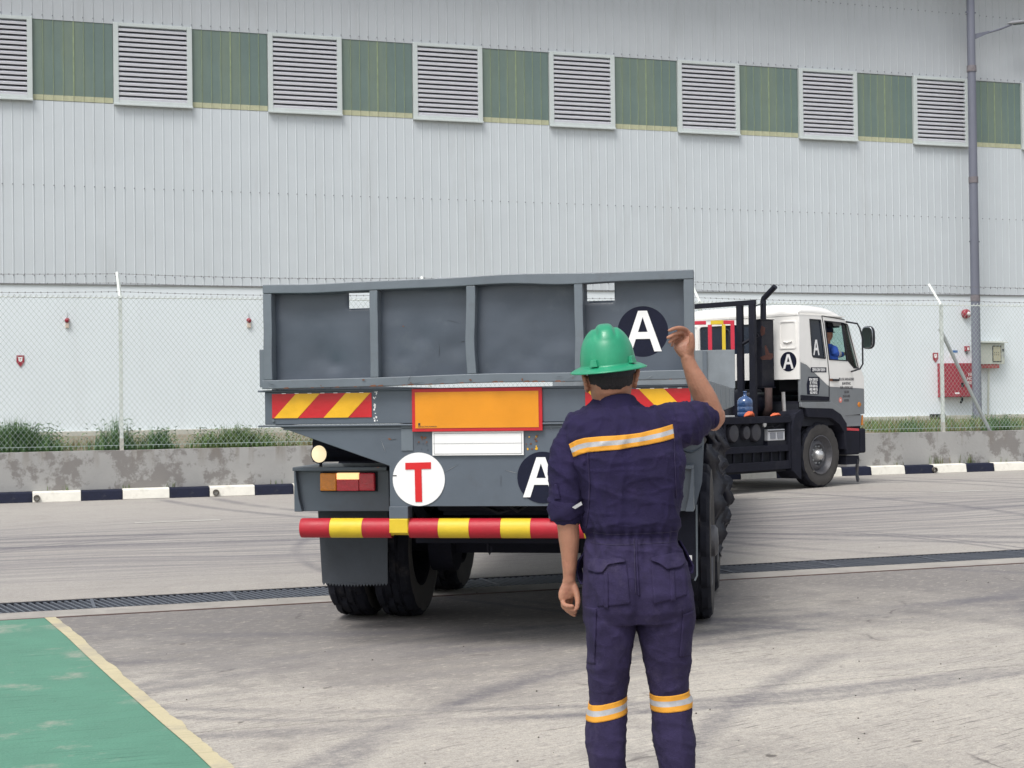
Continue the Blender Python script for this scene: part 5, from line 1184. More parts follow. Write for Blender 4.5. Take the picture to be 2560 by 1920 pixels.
def leg(rows, ankle):
    rg = []
    for py, l, r, d, cy in rows:
        a, b = W3(l, py), W3(r, py); rg.append(sect(((a[0]+b[0])/2, cy, (a[2]+b[2])/2), (b[0]-a[0])/2, d, 24, 2.2))
    x, y = ankle; last = rg[-1]
    for z, rx, ry in ((.12, .062, .075), (.06, .066, .085), (.045, .064, .084)): rg.append(sect((x, y, z), rx, ry, 24, 2.2))
    cov.rings(rg)
lx_, rx_ = wx(1515, 1920), wx(1692, 1920)
LL = [(1480, 1462, 1606, .115, 0), (1524, 1459, 1592, .112, -.004), (1560, 1463, 1587, .108, -.006), (1588, 1465, 1584, .104, -.004), (1636, 1468, 1579, .096, .002), (1692, 1472, 1571, .088, .010), (1748, 1474, 1565, .080, .016), (1771, 1470, 1566, .082, .014), (1797, 1467, 1566, .082, .008), (1842, 1463, 1564, .084, -.004), (1880, 1466, 1563, .082, -.012), (1920, 1473, 1562, .078, -.014), (1990, 1480, 1560, .072, -.010), (2090, 1484, 1556, .066, 0)]
RL = [(1480, 1586, 1730, .115, 0), (1524, 1588, 1735, .112, -.004), (1560, 1590, 1733, .108, -.006), (1588, 1594, 1730, .104, -.004), (1636, 1606, 1727, .097, .002), (1692, 1618, 1723, .089, .010), (1734, 1627, 1724, .082, .014), (1748, 1629, 1731, .082, .014), (1772, 1630, 1731, .082, .008), (1797, 1631, 1728, .082, .0), (1842, 1634, 1736, .086, -.006), (1880, 1640, 1736, .084, -.012), (1920, 1647, 1735, .080, -.014), (1990, 1655, 1730, .072, -.010), (2090, 1660, 1726, .066, 0)]
leg(LL, ((LL[-1][1]+LL[-1][2])/2 and lx_+.005, .005)); leg(RL, (rx_+.005, .02))
# sleeves
sl = [(W3(1440, 1092, .008), .056), (W3(1424, 1130, .0), .058), (W3(1420, 1180, -.004), .055), (W3(1417, 1225, -.006), .0555), (W3(1416, 1262, -.006), .057), (W3(1417, 1276, -.006), .055)]
limb(cov, [p for p, r in sl], [r for p, r in sl], 18)
sr = [(W3(1640, 1072, .02), .075), (W3(1685, 1068, .06), .078), (W3(1714, 1058, .11), .070), (W3(1734, 1050, .145), .060), (W3(1750, 1046, .170), .050)]
limb(cov, [p for p, r in sr], [r for p, r in sr], 18)
me = remesh(cov, .0052, 3, 'coverall')
zt = W3(1580, 1338)[2]
def fold(co):
    x, y, z = co
    d = .0055*noisev(x*9, y*9, z*5+3)+.0022*noisev(x*26, y*26, z*14)
    r1 = 1-abs(noisev(x*7+z*3, y*6, z*4.2-x*4))*2; d += .0075*max(0, r1)**3
    r2 = 1-abs(noisev(x*5-z*4+9, y*7, z*7+x*3))*2.2; d += .0060*max(0, r2)**3
    # waist gathers
    k = math.exp(-((z-zt)/.028)**2); d += k*(.0062*math.sin(x*190+3*noisev(x*9, z*9))+.002)
    k2 = math.exp(-((z-zt+.06)/.05)**2); d += k2*.0040*math.sin(x*105+6*noisev(x*4, z*8, 3))
    # crumpled calves
    if z < .47: r3 = 1-abs(noisev(x*4, y*4+2, z*26+x*6))*2.0; d += .0050*max(0, r3)**2*min(1, (.47-z)/.05)
    # crotch / thigh pulls
    if .52 < z < .76: r4 = 1-abs(noisev(x*6+z*8*(1 if x > 0 else -1), y*3, z*11-abs(x)*9))*2.1; d += .0052*max(0, r4)**2
    # raised sleeve: folds across the arm
    if x > .12 and z > 1.33: r5 = 1-abs(noisev(x*30+z*10, y*6, z*4))*1.8; d += .011*max(0, r5)**2*min(1, (x-.12)/.08)
    # left sleeve near the cuff
    if x < -.16 and z > 1.05: r6 = 1-abs(noisev(x*9, y*9+5, z*20+x*16))*1.9; d += .0085*max(0, r6)**2*(1 if z < 1.28 else .45)
    r8 = 1-abs(noisev(x*17+z*5, y*9+3, z*6-x*5))*2.4; d += .0042*max(0, r8)**4
    r9 = 1-abs(noisev(x*8-z*9, y*9+7, z*19+x*7))*2.6; d += .0036*max(0, r9)**4
    d -= .0030
    # shoulder blade drape
    if 1.1 < z < 1.45: r7 = 1-abs(noisev(x*9+z*1.5, 4.0, z*1.6+7))*2; d += .0080*max(0, r7)**3
    return d*(.48 if z < .93 else (.48+.52*min(1, (z-.93)/.06)) if z < .99 else .8)
cs = [v.co+v.normal*fold(v.co) for v in me.vertices]
me.vertices.foreach_set('co', [c for q in cs for c in q])
# seat cleft and spine
for v in me.vertices:
    x, y, z = v.co; xc = wx(1589, 1480)
    if y < 0 and .70 < z < .98: v.co.y += .022*math.exp(-((x-xc)/.022)**2)*math.exp(-((z-.80)/.09)**2)
    if y < 0 and 1.0 < z < 1.4: v.co.y += .008*math.exp(-((x-wx(1565, 1200))/.03)**2)*min(1, (z-1.0)/.08)*min(1, (1.4-z)/.12)
me.materials.append(M_fabric); me.materials.append(M_fabric2)
for p in me.polygons: p.material_index = 1 if p.center.z < zt else 0
coverall = link('coverall', me, per, 'all')
BV = BVHTree.FromPolygons([tuple(v.co) for v in me.vertices], [tuple(p.vertices) for p in me.polygons])
def patch(name, org, nu, nv, mats_, off, matf=None, direction=None, thick=.0015, tuck=True, parent=None):
    """a cloth piece laid on the coverall: org(s,t) -> ray origin (and direction)"""
    V = []; ok = []
    for j in range(nv+1):
        for i in range(nu+1):
            o_, d_ = org(i/nu, j/nv); h = BV.ray_cast(Vector(o_), Vector(d_))
            if h[0] is None: V.append(Vector(o_)); ok.append(False)
            else: V.append(h[0]-Vector(d_).normalized()*off(i/nu, j/nv) if callable(off) else h[0]-Vector(d_).normalized()*off); ok.append(True)
    n = nu+1; mb = MB(); mb.v = [tuple(v) for v in V]
    for j in range(nv):
        for i in range(nu):
            q = (j*n+i, j*n+i+1, (j+1)*n+i+1, (j+1)*n+i)
            if all(ok[k] for k in q): mb.f.append(q); mb.m.append(matf(i/nu, j/nv) if matf else 0)
    # rim, turned in towards the body
    rim = [j*n for j in range(nv+1)]+[nv*n+i for i in range(1, nu+1)]+[j*n+nu for j in range(nv-1, -1, -1)]+[i for i in range(nu-1, 0, -1)]
    base = len(mb.v); 
    for k in rim:
        jj, ii = divmod(k, n); o_, d_ = org(ii/nu, jj/nv); mb.v.append(tuple(V[k]+Vector(d_).normalized()*(.005)))
    for a in range(len(rim)):
        b = (a+1) % len(rim)
        if ok[rim[a]] and ok[rim[b]]: mb.f.append((rim[a], rim[b], base+b, base+a)); mb.m.append(matf(min(.99, (rim[a] % n)/nu), min(.99, (rim[a]//n)/nv)) if matf else 0)
    mb2 = MB(); mb2.v, mb2.f, mb2.m = mb.v, mb.f, mb.m
    return mb2.build(name, mats_, parent or per, 'all')
def back_quad(P00, P10, P11, P01):
    """image-space corners on the back, cast forward"""
    def f(s, t):
        a = Vector(W3(*P00, -.5)), Vector(W3(*P10, -.5)), Vector(W3(*P11, -.5)), Vector(W3(*P01, -.5))
        a = [Vector((W3(*P, 0)[0], -.5, W3(*P, 0)[2])) for P in (P00, P10, P11, P01)]
        return (a[0]*(1-s)+a[1]*s)*(1-t)+(a[3]*(1-s)+a[2]*s)*t, (0, 1, 0)
    return f
def back_curves(top, bot):
    def cv(c, s):
        k = s*(len(c)-1); i = min(int(k), len(c)-2); f = k-i
        a, b = Vector(W3(*c[i], 0)), Vector(W3(*c[i+1], 0)); return a*(1-f)+b*f
    def f(s, t): p = cv(top, s)*(1-t)+cv(bot, s)*t; return Vector((p.x, -.5, p.z)), (0, 1, 0)
    return f
topc = [(1420, 1109), (1437, 1099), (1458, 1093), (1495, 1089), (1530, 1087), (1565, 1084), (1595, 1080), (1638, 1070), (1679, 1060)]
botc = [(1431, 1141), (1446, 1134), (1466, 1128), (1502, 1124), (1541, 1121), (1575, 1115), (1613, 1109), (1648, 1102), (1680, 1094)]
tape = lambda s, t: 1 if .36 < t < .68 else 0
patch('reflective_band', back_curves(topc, botc), 70, 12, [M_tapey, M_tapes], .0032, lambda s, t: 1 if 4 <= int(t*12+.01) < 8 else 0)
def leg_band(cx_px, yl, yr, h, name='reflective_band'):
    c = W3(cx_px, (yl+yr)/2+h/2); zz = lambda ang: W3(cx_px, yl+(yr-yl)*(.5+.5*math.cos(ang)))[2]
    hm = h/755
    def f(s, t):
        a = 2*PI*s; z = zz(a)-hm*t; r = .25; o_ = Vector((c[0]+r*math.cos(a), .01+r*math.sin(a), z)); return o_, (-math.cos(a), -math.sin(a), 0)
    return f
# keep rays from the other leg by starting close
def leg_band2(cx_px, yl, yr, h, rr):
    c = W3(cx_px, (yl+yr)/2+h/2)[0]; hm = h/755
    def f(s, t):
        a = 2*PI*s+PI/2; k = .5+.5*math.cos(a); z = W3(cx_px, yl+(yr-yl)*k)[2]-hm*t
        return Vector((c+rr*math.cos(a), .01+rr*1.25*math.sin(a), z)), (-math.cos(a), -math.sin(a)*1.25, 0)
    return f
patch('reflective_band', leg_band2(1518, 1759, 1740, 40, .092), 60, 12, [M_tapey, M_tapes], .0018, lambda s, t: 1 if 4 <= int(t*12+.01) < 8 else 0)
patch('reflective_band', leg_band2(1681, 1733, 1724, 40, .090), 60, 12, [M_tapey, M_tapes], .0018, lambda s, t: 1 if 4 <= int(t*12+.01) < 8 else 0)
# rear pockets with flaps and centre pleats
z2 = lambda x, y: (1360+x/2.676, 1300+y/2.676)
patch('rear_pocket', back_quad(z2(302, 240), z2(532, 268), z2(552, 520), z2(345, 548)), 22, 22, [M_fabric2], .0040)
patch('pocket_pleat', back_quad(z2(385, 325), z2(410, 325), z2(410, 552), z2(386, 552)), 4, 22, [M_fabric2], .0070)
patch('pocket_flap', back_curves([z2(280, 250), z2(340, 236), z2(405, 240), z2(450, 228), z2(524, 232)], [z2(283, 316), z2(330, 326), z2(372, 322), z2(410, 268), z2(524, 246)]), 22, 8, [M_fabric2], lambda s, t: .007+.006*t)
patch('rear_pocket', back_quad(z2(692, 235), z2(925, 215), z2(930, 470), z2(705, 522)), 22, 22, [M_fabric2], .0040)
patch('pocket_pleat', back_quad(z2(815, 300), z2(845, 298), z2(850, 500), z2(815, 506)), 4, 22, [M_fabric2], .0070)
patch('pocket_flap', back_curves([z2(688, 228), z2(750, 214), z2(830, 205), z2(900, 206), z2(932, 215)], [z2(690, 240), z2(745, 262), z2(800, 300), z2(890, 292), z2(930, 268)]), 22, 8, [M_fabric2], lambda s, t: .007+.006*t)
# seams and pleats
z1 = lambda x, y: (1360+x/2.764, 760+y/2.764)
M_seam = mat('seam_stitch', (.034, .029, .066), .9, var=.3, vs_=60)
def seam(pts, w_=1.1, off=.0022, m=None, name='seam'):
    return patch(name, back_curves([(x-w_, y) for x, y in pts], [(x+w_, y) for x, y in pts]), len(pts)*6, 1, [m or M_fabric2], off)
seam([z1(292, 1015), z1(296, 1100), z1(305, 1250), z1(300, 1400), z1(285, 1540)], 1.5, .003)
seam([z1(886, 925), z1(880, 1050), z1(888, 1200), z1(895, 1330)], 1.5, .003)
seam([z2(598, 110), z2(600, 250), z2(606, 380), z2(612, 470)], 2.2, .0042)
seam([z2(585, 110), z2(586, 300), z2(590, 460)], .7, .003, M_seam)
seam([z2(322, 560), z2(335, 640), z2(322, 760), z2(320, 860), z2(335, 940)], 1.1, .003)
seam([z2(905, 560), z2(908, 660), z2(895, 780), z2(885, 880)], 1.1, .003)
patch('side_pocket', back_quad(z2(268, 560), z2(340, 560), z2(330, 940), z2(287, 950)), 8, 26, [M_fabric2], .0036)
patch('side_pocket', back_quad(z2(905, 600), z2(990, 580), z2(978, 885), z2(885, 885)), 8, 24, [M_fabric2], .0036)
patch('sleeve_tab', back_quad(z1(66, 1240), z1(88, 1240), z1(108, 1340), z1(70, 1345)), 6, 10, [M_fabric], .006)
# waist band stitching lines
for yy in (1327, 1352):
    patch('waist_seam', back_curves([(1474, yy), (1530, yy+2), (1580, yy), (1640, yy-2), (1688, yy-3)], [(1474, yy+1), (1530, yy+3), (1580, yy+1), (1640, yy-1), (1688, yy-2)]), 50, 1, [M_seam], .002)
# open side pocket mouths at the hips
for pts in ([(1462, 1380, .0), (1446, 1402, .01), (1441, 1425, .01), (1447, 1450, .01), (1453, 1460, .0), (1461, 1456, .0)], [(1700, 1352, .0), (1716, 1380, .01), (1733, 1415, .01), (1731, 1432, .0), (1722, 1434, .0)]):
    P = [W3(*p) for p in pts]; mb = MB(); mb.tube(P, .0035, 6)
    n = len(P); mb.add([tuple(p) for p in P]+[(p[0]+(.02 if p[0] < 0 else -.02), p[1]+.035, p[2]) for p in P], [(i, i+1, n+i+1, n+i) for i in range(n-1)])
    mb.build('pocket_mouth', [M_fabric], per, 'all')
# collar
mb = MB(); cz0 = W3(1540, 1000)
rg = []
def cring(dz, k, ky, tin):
    c0 = W3(1543, 1012); o_ = []
    for i in range(40):
        a = 2*PI*i/40; x = c0[0]+.064*k*math.cos(a); y = .012+.068*ky*math.sin(a)
        back = max(0, -math.sin(a)); side = math.cos(a)
        z = c0[2]+dz+.010*back-.030*max(0, math.sin(a))+.006*side-.010*abs(side)**3
        o_.append((x, y, z))
    return o_
for dz, k, ky in ((.024, .92, .90), (.026, .96, .94), (.020, 1.02, 1.0), (-.002, 1.16, 1.10), (-.020, 1.32, 1.20), (-.030, 1.44, 1.28), (-.034, 1.40, 1.22), (-.015, 1.16, 1.06), (.008, .98, .94), (.0, .90, .88)): rg.append(cring(dz, k, ky, 0))
mb.rings(rg, cap=False); mb.build('collar', M_fabric, per, 'all')
# rolled cuffs
def cuff(c, ax, r, h, tilt, name='sleeve_cuff', k_=1):
    rings = []; ax = Vector(ax).normalized(); a_ = ax.orthogonal().normalized(); b_ = ax.cross(a_)
    for i in range(41):
        a = 2*PI*i/40; ctr = Vector(c)+a_*math.cos(a)*r*(1+.05*math.sin(a*3))+b_*math.sin(a)*r
        rr = .5*h*(1+.22*k_*math.sin(a*2+1)+.12*k_*math.sin(a*5)); nn = (a_*math.cos(a)+b_*math.sin(a))
        rings.append([tuple(ctr+ax*(rr*math.cos(q)+tilt*math.cos(a))+nn*(.010*(.4+.6*k_)*math.sin(q)+.003*k_*math.sin(3*q+a*4))) for q in [2*PI*k/12 for k in range(12)]])
    return MB().rings(rings, cap=False).build(name, M_fabric, per, 'all')
cuff(W3(1417, 1270, -.006), (0.02, 0, 1), .053, .060, .006)
cuff(W3(1768, 1044, .195), (.75, .62, -.02), .045, .024, 0, k_=.15)
mb = MB().prism([(0, 0), (.030, .018), (.034, .008), (.010, -.006)], -.0, .002, XZ)
o = mb.build('cuff_tape', M_tapes, per); o.location = Vector(W3(1430, 1268, -.072))+Vector((.0, -.002, 0))
# ---------------------------------------------------------------- body (one skin surface)
sk = MB()
H0 = W3(1527, 950, .03)
# inner trunk so that head, arms and legs are one body
sk.rings([sect((W3(1580, py)[0], .005, W3(1580, py)[2]), rx, ry, 16) for py, rx, ry in ((1500, .11, .075), (1400, .12, .075), (1340, .10, .07), (1200, .12, .08), (1120, .14, .08), (1080, .13, .07), (1050, .09, .05))])
limb(sk, [W3(1535, 1075, .01), W3(1538, 1035, .014), W3(1534, 1000, .02), W3(1529, 965, .03)], [.075, .064, .058, .060], 18)
limb(sk, [W3(1450, 1105, .01), W3(1422, 1150, 0), W3(1418, 1250, -.004), W3(1420, 1295, -.006)], [.045, .042, .040, .038])
limb(sk, [W3(1640, 1075, .02), W3(1690, 1066, .07), W3(1770, 1046, .20), W3(1783, 1042, .215)], [.05, .052, .046, .043])
for c_, a in (((1515), LL), ((1685), RL)):
    limb(sk, [W3(c_, 1500, 0), W3(c_, 1700, .01), W3(c_, 1800, .01), W3(c_, 1950, -.01), W3(c_+4, 2100, 0)], [.06, .05, .045, .04, .035])
# head: skull, jaw, face
hx, hy, hz = H0
n_ = 28
def head_ring(z, rx, ryb, ryf, cy=0): return [(hx+rx*math.cos(a), hy+cy+(ryf if math.sin(a) > 0 else ryb)*math.sin(a), hz+z) for a in [2*PI*i/n_ for i in range(n_)]]
sk.rings([head_ring(-.105, .030, .02, .030, .065), head_ring(-.098, .046, .055, .050, .045), head_ring(-.075, .060, .074, .072, .022), head_ring(-.045, .067, .086, .082, .008), head_ring(-.01, .071, .092, .084), head_ring(.03, .0735, .095, .084), head_ring(.07, .070, .088, .080), head_ring(.10, .055, .066, .062), head_ring(.118, .025, .030, .030)])
sk.ball((hx, hy+.088, hz-.015), (.011, .018, .020), 0, 10, 8); sk.ball((hx, hy+.080, hz+.012), (.007, .012, .022), 0, 8, 6)      # nose
sk.ball((hx, hy+.082, hz-.052), (.020, .009, .008), 0, 10, 6); sk.ball((hx, hy+.078, hz-.066), (.018, .009, .007), 0, 10, 6)     # lips
sk.ball((hx, hy+.078, hz-.092), (.020, .014, .014), 0, 10, 6)
for s in (-1, 1): sk.ball((hx+s*.032, hy+.074, hz-.020), (.022, .016, .022), 0, 10, 8); sk.ball((hx+s*.028, hy+.076, hz+.028), (.022, .010, .008), 0, 10, 6)
for px, py, s in ((1467, 956, -1), (1587, 945, 1)):   # ears standing off the head
    c = W3(px, py, .028)
    for k in range(9):
        a = -PI/2+PI*2*k/9; sk.ball((c[0]+s*(.005+.0055*math.sin(a)), c[1]+.010*math.cos(a), c[2]+.024*math.sin(a)), (.0080, .0085, .011), 0, 10, 8)
    sk.ball((c[0]-s*.004, c[1]+.004, c[2]), (.009, .014, .024), 0, 10, 8)
# left forearm and hand (hanging, palm towards the camera)
limb(sk, [W3(1418, 1280, -.006), W3(1419, 1300, -.006), W3(1423, 1350, -.004), W3(1424, 1400, .0), W3(1423, 1440, .002), W3(1423, 1452, .002)], [.0375, .0375, .034, .0265, .0215, .021], 18)
hl = lambda x, y, d=0: W3(1380+x/11.85, 1420+y/11.85, d)
def hand(pm, pts, rr, thumb, rt):
    sk.rings(pm)
    for f, r in zip(pts, rr): limb(sk, f, r, 10)
    limb(sk, thumb, rt, 10)
def palm(secs):   # (centre px fn value, half width, half thick, width dir)
    out = []
    for c, w_, th_, wd in secs:
        c = Vector(c); wd = Vector(wd).normalized(); nd = Vector((0, 1, 0)); nd = (nd-wd*nd.dot(wd)).normalized()
        out.append([tuple(c+wd*w_*math.copysign(abs(math.cos(a))**.8, math.cos(a))+nd*th_*math.copysign(abs(math.sin(a))**.8, math.sin(a))) for a in [2*PI*i/18 for i in range(18)]])
    return out
hand(palm([(hl(490, 330), .020, .016, (1, 0, 0)), (hl(505, 450), .0235, .015, (1, 0, 0)), (hl(500, 580), .030, .0145, (1, .1, 0)), (hl(480, 720), .0335, .013, (1, .25, 0)), (hl(450, 860), .031, .0115, (1, .35, .05)), (hl(440, 930), .026, .010, (1, .4, .1))]),
 [[hl(300, 860, .0), hl(335, 1060, -.012), hl(440, 1125, -.028), hl(600, 1132, -.030)], [hl(360, 890, .004), hl(330, 1130, -.004), hl(470, 1232, -.018), hl(680, 1238, -.024)], [hl(470, 900, .010), hl(400, 1190, .010), hl(520, 1295, -.004), hl(690, 1290, -.014)], [hl(580, 900, .018), hl(470, 1200, .022), hl(560, 1335, .014), hl(665, 1385, .004)]],
 [[.0095, .0088, .0080, .0070], [.010, .0092, .0085, .0074], [.0105, .0095, .0086, .0075], [.010, .0092, .0082, .0072]],
 [hl(640, 540, -.002), hl(725, 740, -.010), hl(765, 960, -.018), hl(745, 1170, -.022)], [.013, .0115, .0098, .0080])
# right forearm and hand (raised, palm towards the camera)
limb(sk, [W3(1777, 1046, .205), W3(1778, 1036, .205), W3(1765, 1000, .190), W3(1745, 960, .175), W3(1729, 925, .168), W3(1720, 902, .165), W3(1718, 892, .163)], [.040, .0435, .0415, .0355, .0275, .0235, .0225], 18)
sk.ball(W3(1784, 1053, .212), (.030, .034, .034), 0, 14, 10)
hr_ = lambda x, y, d=0: W3(1640+x/6.381, 800+y/6.381, .163+d)
hand(palm([(hr_(510, 600), .022, .017, (1, 0, .1)), (hr_(480, 540), .0275, .018, (1, 0, .2)), (hr_(455, 470), .033, .0185, (1, 0, .2)), (hr_(438, 410), .035, .016, (1, 0, .22)), (hr_(428, 350, .006), .034, .013, (1, 0, .3)), (hr_(428, 300, .016), .030, .010, (1, 0, .4))]),
 [[hr_(535, 240, .016), hr_(490, 160, .012), hr_(400, 122, -.010), hr_(300, 132, -.034), hr_(210, 168, -.046)], [hr_(465, 262, .018), hr_(425, 200, .010), hr_(345, 208, -.016), hr_(262, 240, -.038), hr_(190, 282, -.046)], [hr_(385, 300, .018), hr_(345, 262, .008), hr_(300, 284, -.016), hr_(252, 318, -.034), hr_(214, 356, -.038)], [hr_(312, 340, .014), hr_(290, 318, .004), hr_(275, 345, -.012), hr_(262, 380, -.022), hr_(254, 408, -.022)]],
 [[.0094, .0082, .0072, .0066, .0058], [.0092, .0080, .0070, .0064, .0056], [.0088, .0076, .0066, .0060, .0052], [.0082, .0070, .0062, .0056, .0050]],
 [hr_(515, 530, -.006), hr_(560, 440, -.016), hr_(575, 335, -.026), hr_(564, 232, -.030)], [.0165, .0140, .0105, .0078])
me = remesh(sk, .0028, 1, 'body')
cs = [v.co+v.normal*.0010*noisev(v.co.x*40, v.co.y*40, v.co.z*30) for v in me.vertices]
me.vertices.foreach_set('co', [c for q in cs for c in q])
me.materials.append(M_skin); body = link('body', me, per, 'all')
# hair: cap over the back of the skull, tapering at the nape
rings = []
for z, k, lim in ((.07, 1.05, 0), (.04, 1.05, 0), (.02, 1.05, 0), (.0, 1.045, .0), (-.012, 1.035, .0), (-.022, 1.02, 0), (-.032, .990, 0)):
    pr = {.07: (.070, .088), .04: (.073, .094), .02: (.0725, .094), .0: (.071, .092), -.012: (.0690, .0905), -.022: (.065, .0885), -.032: (.060, .0875)}[z]
    r = []
    for i in range(33):
        a = PI+PI*i/32; a = PI-.25+(PI+.5)*i/32 if z > -.005 else PI+.06+(PI-.12)*i/32
        if z < -.015: ins = {-.022: .30, -.032: .62}[z]; a = PI+ins+(PI-2*ins)*i/32
        r.append((hx+pr[0]*k*math.cos(a), hy+pr[1]*k*math.sin(a), hz+z-.005*noisev(i*.5, z*60)*(1 if z < -.015 else 0)))
    rings.append(r)
mb = MB(); n = 33; mb.v = [v for r in rings for v in r]; mb.f = [(j*n+i, j*n+i+1, (j+1)*n+i+1, (j+1)*n+i) for j in range(len(rings)-1) for i in range(n-1)]; mb.m = [0]*len(mb.f)
hair = mb.build('hair', M_hair, per, 'all'); md = hair.modifiers.new('t', 'SOLIDIFY'); md.thickness = .003
for s in (-1, 1):   # eyes and brows on the face
    MB().ball((hx+s*.031, hy+.082, hz+.004), (.013, .008, .007), 0).build('eye', M_white, per, 'all')
    MB().ball((hx+s*.031, hy+.0885, hz+.004), (.005, .003, .005), 0).build('iris', M_ink, per, 'all')
    MB().ball((hx+s*.031, hy+.083, hz+.022), (.017, .006, .004), 0).build('eyebrow', M_hair, per, 'all')
# hard hat
HC = Vector(W3(1520, 912, .03)); AT = R_(-5.5)
Mh = Matrix.Translation(HC) @ Matrix.Rotation(AT, 4, 'Y') @ Matrix.Rotation(R_(4), 4, 'X')
def dome(a, t):   # a around, t 0 rim .. 1 crown
    rx, ry, h = .092, .110, .132
    ph = t*PI/2; c = math.cos(ph)**.86; s_ = math.sin(ph)**.92
    x, y, z = rx*c*math.cos(a), ry*c*math.sin(a), h*s_
    # three raised ridges running front to back, widening backwards, with grooves either side
    g = 0
    u = x/rx
    k = max(0, min(1, (t-.42)/.22))
    g += .0065*k*math.exp(-(abs(u)/.25)**6)
    g -= .0045*k*math.exp(-((abs(u)-.36)/.06)**2)
    g *= 1
    f = 1+g/.1
    return Vector((x*f, y*f, z+g*.9))
NA, NT = 120, 44; mb = MB()
prof = []
rings = []
for dx, dz in ((.0365, -.0185), (.037, -.0155), (.034, -.0135), (.020, -.006), (.006, -.0005)):
    rings.append([Mh @ Vector(((.092+dx)*math.cos(a), (.110+dx*.95)*math.sin(a), dz)) for a in [2*PI*i/NA for i in range(NA)]])
for j in range(NT+1):
    t = j/NT*.985; rings.append([Mh @ dome(2*PI*i/NA, t) for i in range(NA)])
mb.rings(rings, cap=False)
hat = mb.build('hard_hat', M_helmet, per, 'all'); md = hat.modifiers.new('t', 'SOLIDIFY'); md.thickness = .0028
tp = [Mh @ dome(2*PI*i/NA, .985) for i in range(NA)]; MB().add(tp, [tuple(range(NA))]).build('crown_cap', M_helmet, hat)
for px, ang in ((0, R_(-122)), (1, R_(-38)), (2, R_(140)), (3, R_(40))):
    base = dome(ang, .04); nrm = Vector((math.cos(ang)/.092, math.sin(ang)/.110, 0)).normalized(); tg = Vector((-nrm.y, nrm.x, 0))
    q = lambda s, o_, z: tuple(Mh @ (base+tg*s+nrm*o_+Vector((0, 0, z))))
    V = [q(-.015, -.006, -.008), q(.015, -.006, -.008), q(.015, .013, -.008), q(-.015, .013, -.008), q(-.010, -.006, .015), q(.010, -.006, .015), q(.010, .009, .015), q(-.010, .009, .015)]
    MB().add(V, [(0, 3, 2, 1), (4, 5, 6, 7), (0, 1, 5, 4), (1, 2, 6, 5), (2, 3, 7, 6), (3, 0, 4, 7)]).build('accessory_slot', M_helmet, hat, bevel=.0015)
# suspension band and nape strap below the brim
rings = []
for i in range(33):
    a = PI+.12+(PI-.24)*i/32; c = Vector((hx+.0775*math.cos(a), hy+.0985*math.sin(a), hz+.030-.010*math.sin(a)*-1*-1))
    nn = Vector((math.cos(a), math.sin(a), 0)); wv = .013 if abs(math.cos(a)) < .75 else .008
    zc = hz+.018+.012*abs(math.cos(a)); c.z = zc
    rings.append([tuple(c+nn*o_+Vector((0, 0, z))) for o_, z in ((0, -wv), (.003, -wv), (.003, wv), (0, wv))])
MB().rings(rings).build('nape_strap', M_strap, per, True)
MB().lathe([(0, 0), (.0, .011), (.009, .010), (.009, 0)], 18, lambda a, b, c: (hx+.004+b, hy-.101-a, hz+.020+c)).build('ratchet_knob', M_strap, per, True)
# boots
for cx_, cy_ in ((lx_+.005, .005), (rx_+.005, .02)):
    MB().rings([sect((cx_, cy_+.055, z), .050*k, .145*k2, 20, 2.6) for z, k, k2 in ((.0, .96, .98), (.022, 1.0, 1.0), (.03, .97, .97), (.06, .90, .90), (.085, .8, .70), (.11, .78, .50))]).build('boot', M_strap, per, True)

# ---------------------------------------------------------------- the truck driver
fd = lambda x, y, z: FK.o+FK.x*x+FK.y*y+Vector((0, 0, z))
drv = thing('person', FK, 'truck driver in a blue shirt and dark cap at the open cab window', 'person')
M_blue = mat('blue_work_shirt', (.025, .09, .42), .85, var=.2, vs_=14, bump=.3, bs=120)
dx_ = .92; _h = FK.hit(2071, 836, 'x', dx_); dy_ = _h.y-.03; dz = _h.z-2.46
hp = lambda px, py, x: tuple(FK.hit(px, py, 'x', x))
ARM = [(dx_+.17, dy_-.06, 2.20+dz), hp(2086, 884, 1.12), hp(2104, 886, 1.05), hp(2113, 884, 1.0)]
sk = MB()
sk.ball((dx_, dy_+.02, 2.46+dz), (.075, .092, .112), 0, 18, 12); sk.ball((dx_, dy_+.112, 2.44+dz), (.012, .018, .022), 0, 8, 6); sk.ball((dx_, dy_+.085, 2.385+dz), (.030, .024, .02), 0, 10, 6); sk.ball((dx_, dy_+.095, 2.405+dz), (.02, .012, .007), 0, 8, 5)
limb(sk, [(dx_, dy_, 2.40+dz), (dx_, dy_-.02, 2.30+dz), (dx_, dy_-.03, 2.2+dz)], [.055, .056, .08])
limb(sk, [(dx_, dy_-.03, 2.2+dz), (dx_-.05, dy_-.04, 1.9), (dx_-.08, dy_-.02, 1.60)], [.10, .12, .13])
limb(sk, ARM, [.05, .042, .034, .028])
limb(sk, [(dx_-.20, dy_-.02, 2.17+dz), (dx_-.27, dy_+.14, 2.0), (dx_-.14, dy_+.36, 2.08)], [.05, .042, .028])
hv = Vector(ARM[-1])
sk.rings(palm([(tuple(hv), .03, .02, (0, .3, 1)), (tuple(hv+Vector((-.01, .05, -.01))), .04, .018, (0, .3, 1)), (tuple(hv+Vector((-.02, .09, -.03))), .035, .015, (0, .3, 1))]))
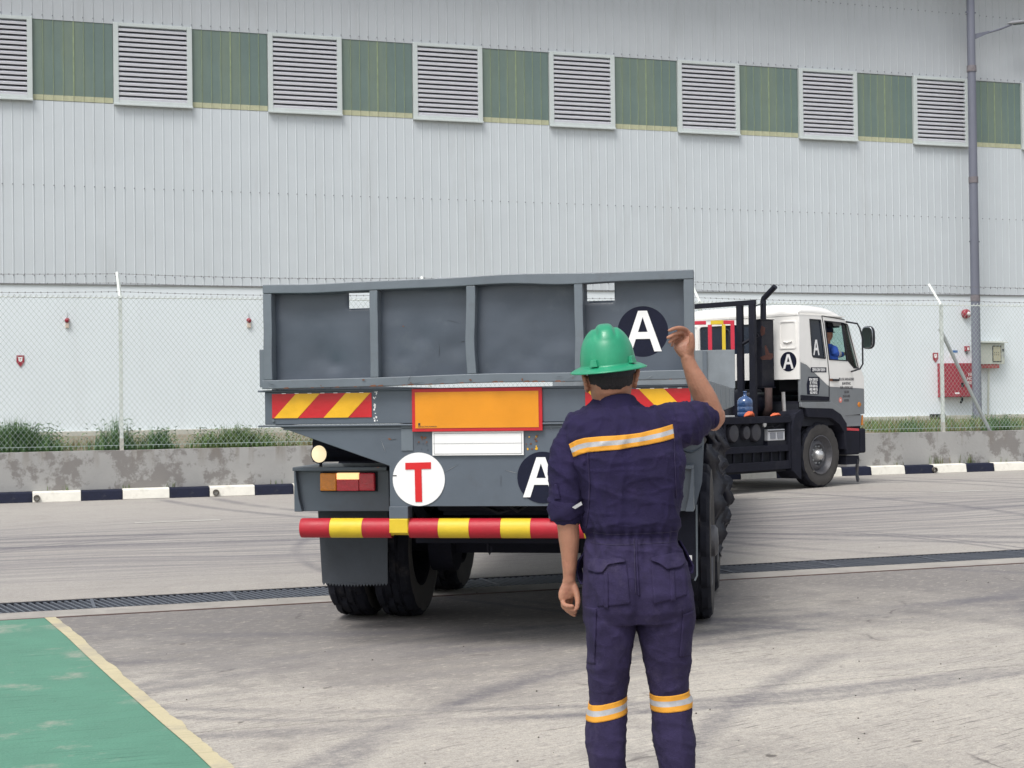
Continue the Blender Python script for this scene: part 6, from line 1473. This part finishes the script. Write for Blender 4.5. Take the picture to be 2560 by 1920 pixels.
for k in range(4): limb(sk, [tuple(hv+Vector(q)+Vector((0, 0, k*.019-.055))) for q in ((-.02, .085, 0), (-.03, .125, -.01), (-.04, .135, -.04))], [.010, .009, .008], 8)
limb(sk, [tuple(hv+Vector(q)) for q in ((-.0, .03, .02), (-.03, .06, .04), (-.04, .09, .04))], [.012, .010, .008], 8)
me = remesh(sk, .009, 2, 'body'); me.materials.append(M_skin); link('body', me, drv, 'all')
sk = MB(); sk.rings([sect((dx_, dy_-.03, z+(dz if z > 2 else 0)), rx, ry, 20, 2.3) for z, rx, ry in ((1.58, .17, .13), (1.9, .19, .135), (2.1, .215, .12), (2.20, .21, .105), (2.26, .15, .085), (2.30, .085, .075))])
limb(sk, ARM[:3], [.070, .062, .048])
limb(sk, [(dx_-.18, dy_-.02, 2.17+dz), (dx_-.27, dy_+.13, 2.0), (dx_-.18, dy_+.27, 2.05)], [.068, .062, .048])
me = remesh(sk, .010, 2, 'shirt'); me.materials.append(M_blue); link('shirt', me, drv, 'all')
MB().tube([tuple(Vector(ARM[1]).lerp(Vector(ARM[2]), .25)), tuple(Vector(ARM[1]).lerp(Vector(ARM[2]), .55))], [.066, .062], 16).build('shirt_band', M_tapes, drv, True)
MB().rings([[(dx_+.084*k*math.cos(a), dy_+.02+.100*k*math.sin(a), 2.50+dz+z) for a in [2*PI*i/20 for i in range(20)]] for k, z in ((1, -.01), (1.02, .02), (.95, .06), (.6, .085), (.1, .09))]).build('cap', M_navy, drv, 'all')
MB().rings([[(dx_+.07*math.cos(a), dy_+.02+.075+.09*max(0, math.sin(a)), 2.50+dz+z) for a in [PI*i/14 for i in range(15)]] for z in (-.008, .0)]).build('cap_peak', M_navy, drv)
for s in (-1, 1): MB().ball((dx_+s*.03, dy_+.098, 2.468+dz), (.011, .008, .006), 0).build('eye', M_ink, drv, 'all')
MB().rings([[(dx_+.073*s_+.004*math.cos(a)*1, dy_+.02+.015*math.cos(a), 2.455+dz+.028*math.sin(a)) for a in [2*PI*i/12 for i in range(12)]] for s_ in (.9, 1.12)]).build('ear', M_skin, drv, 'all')
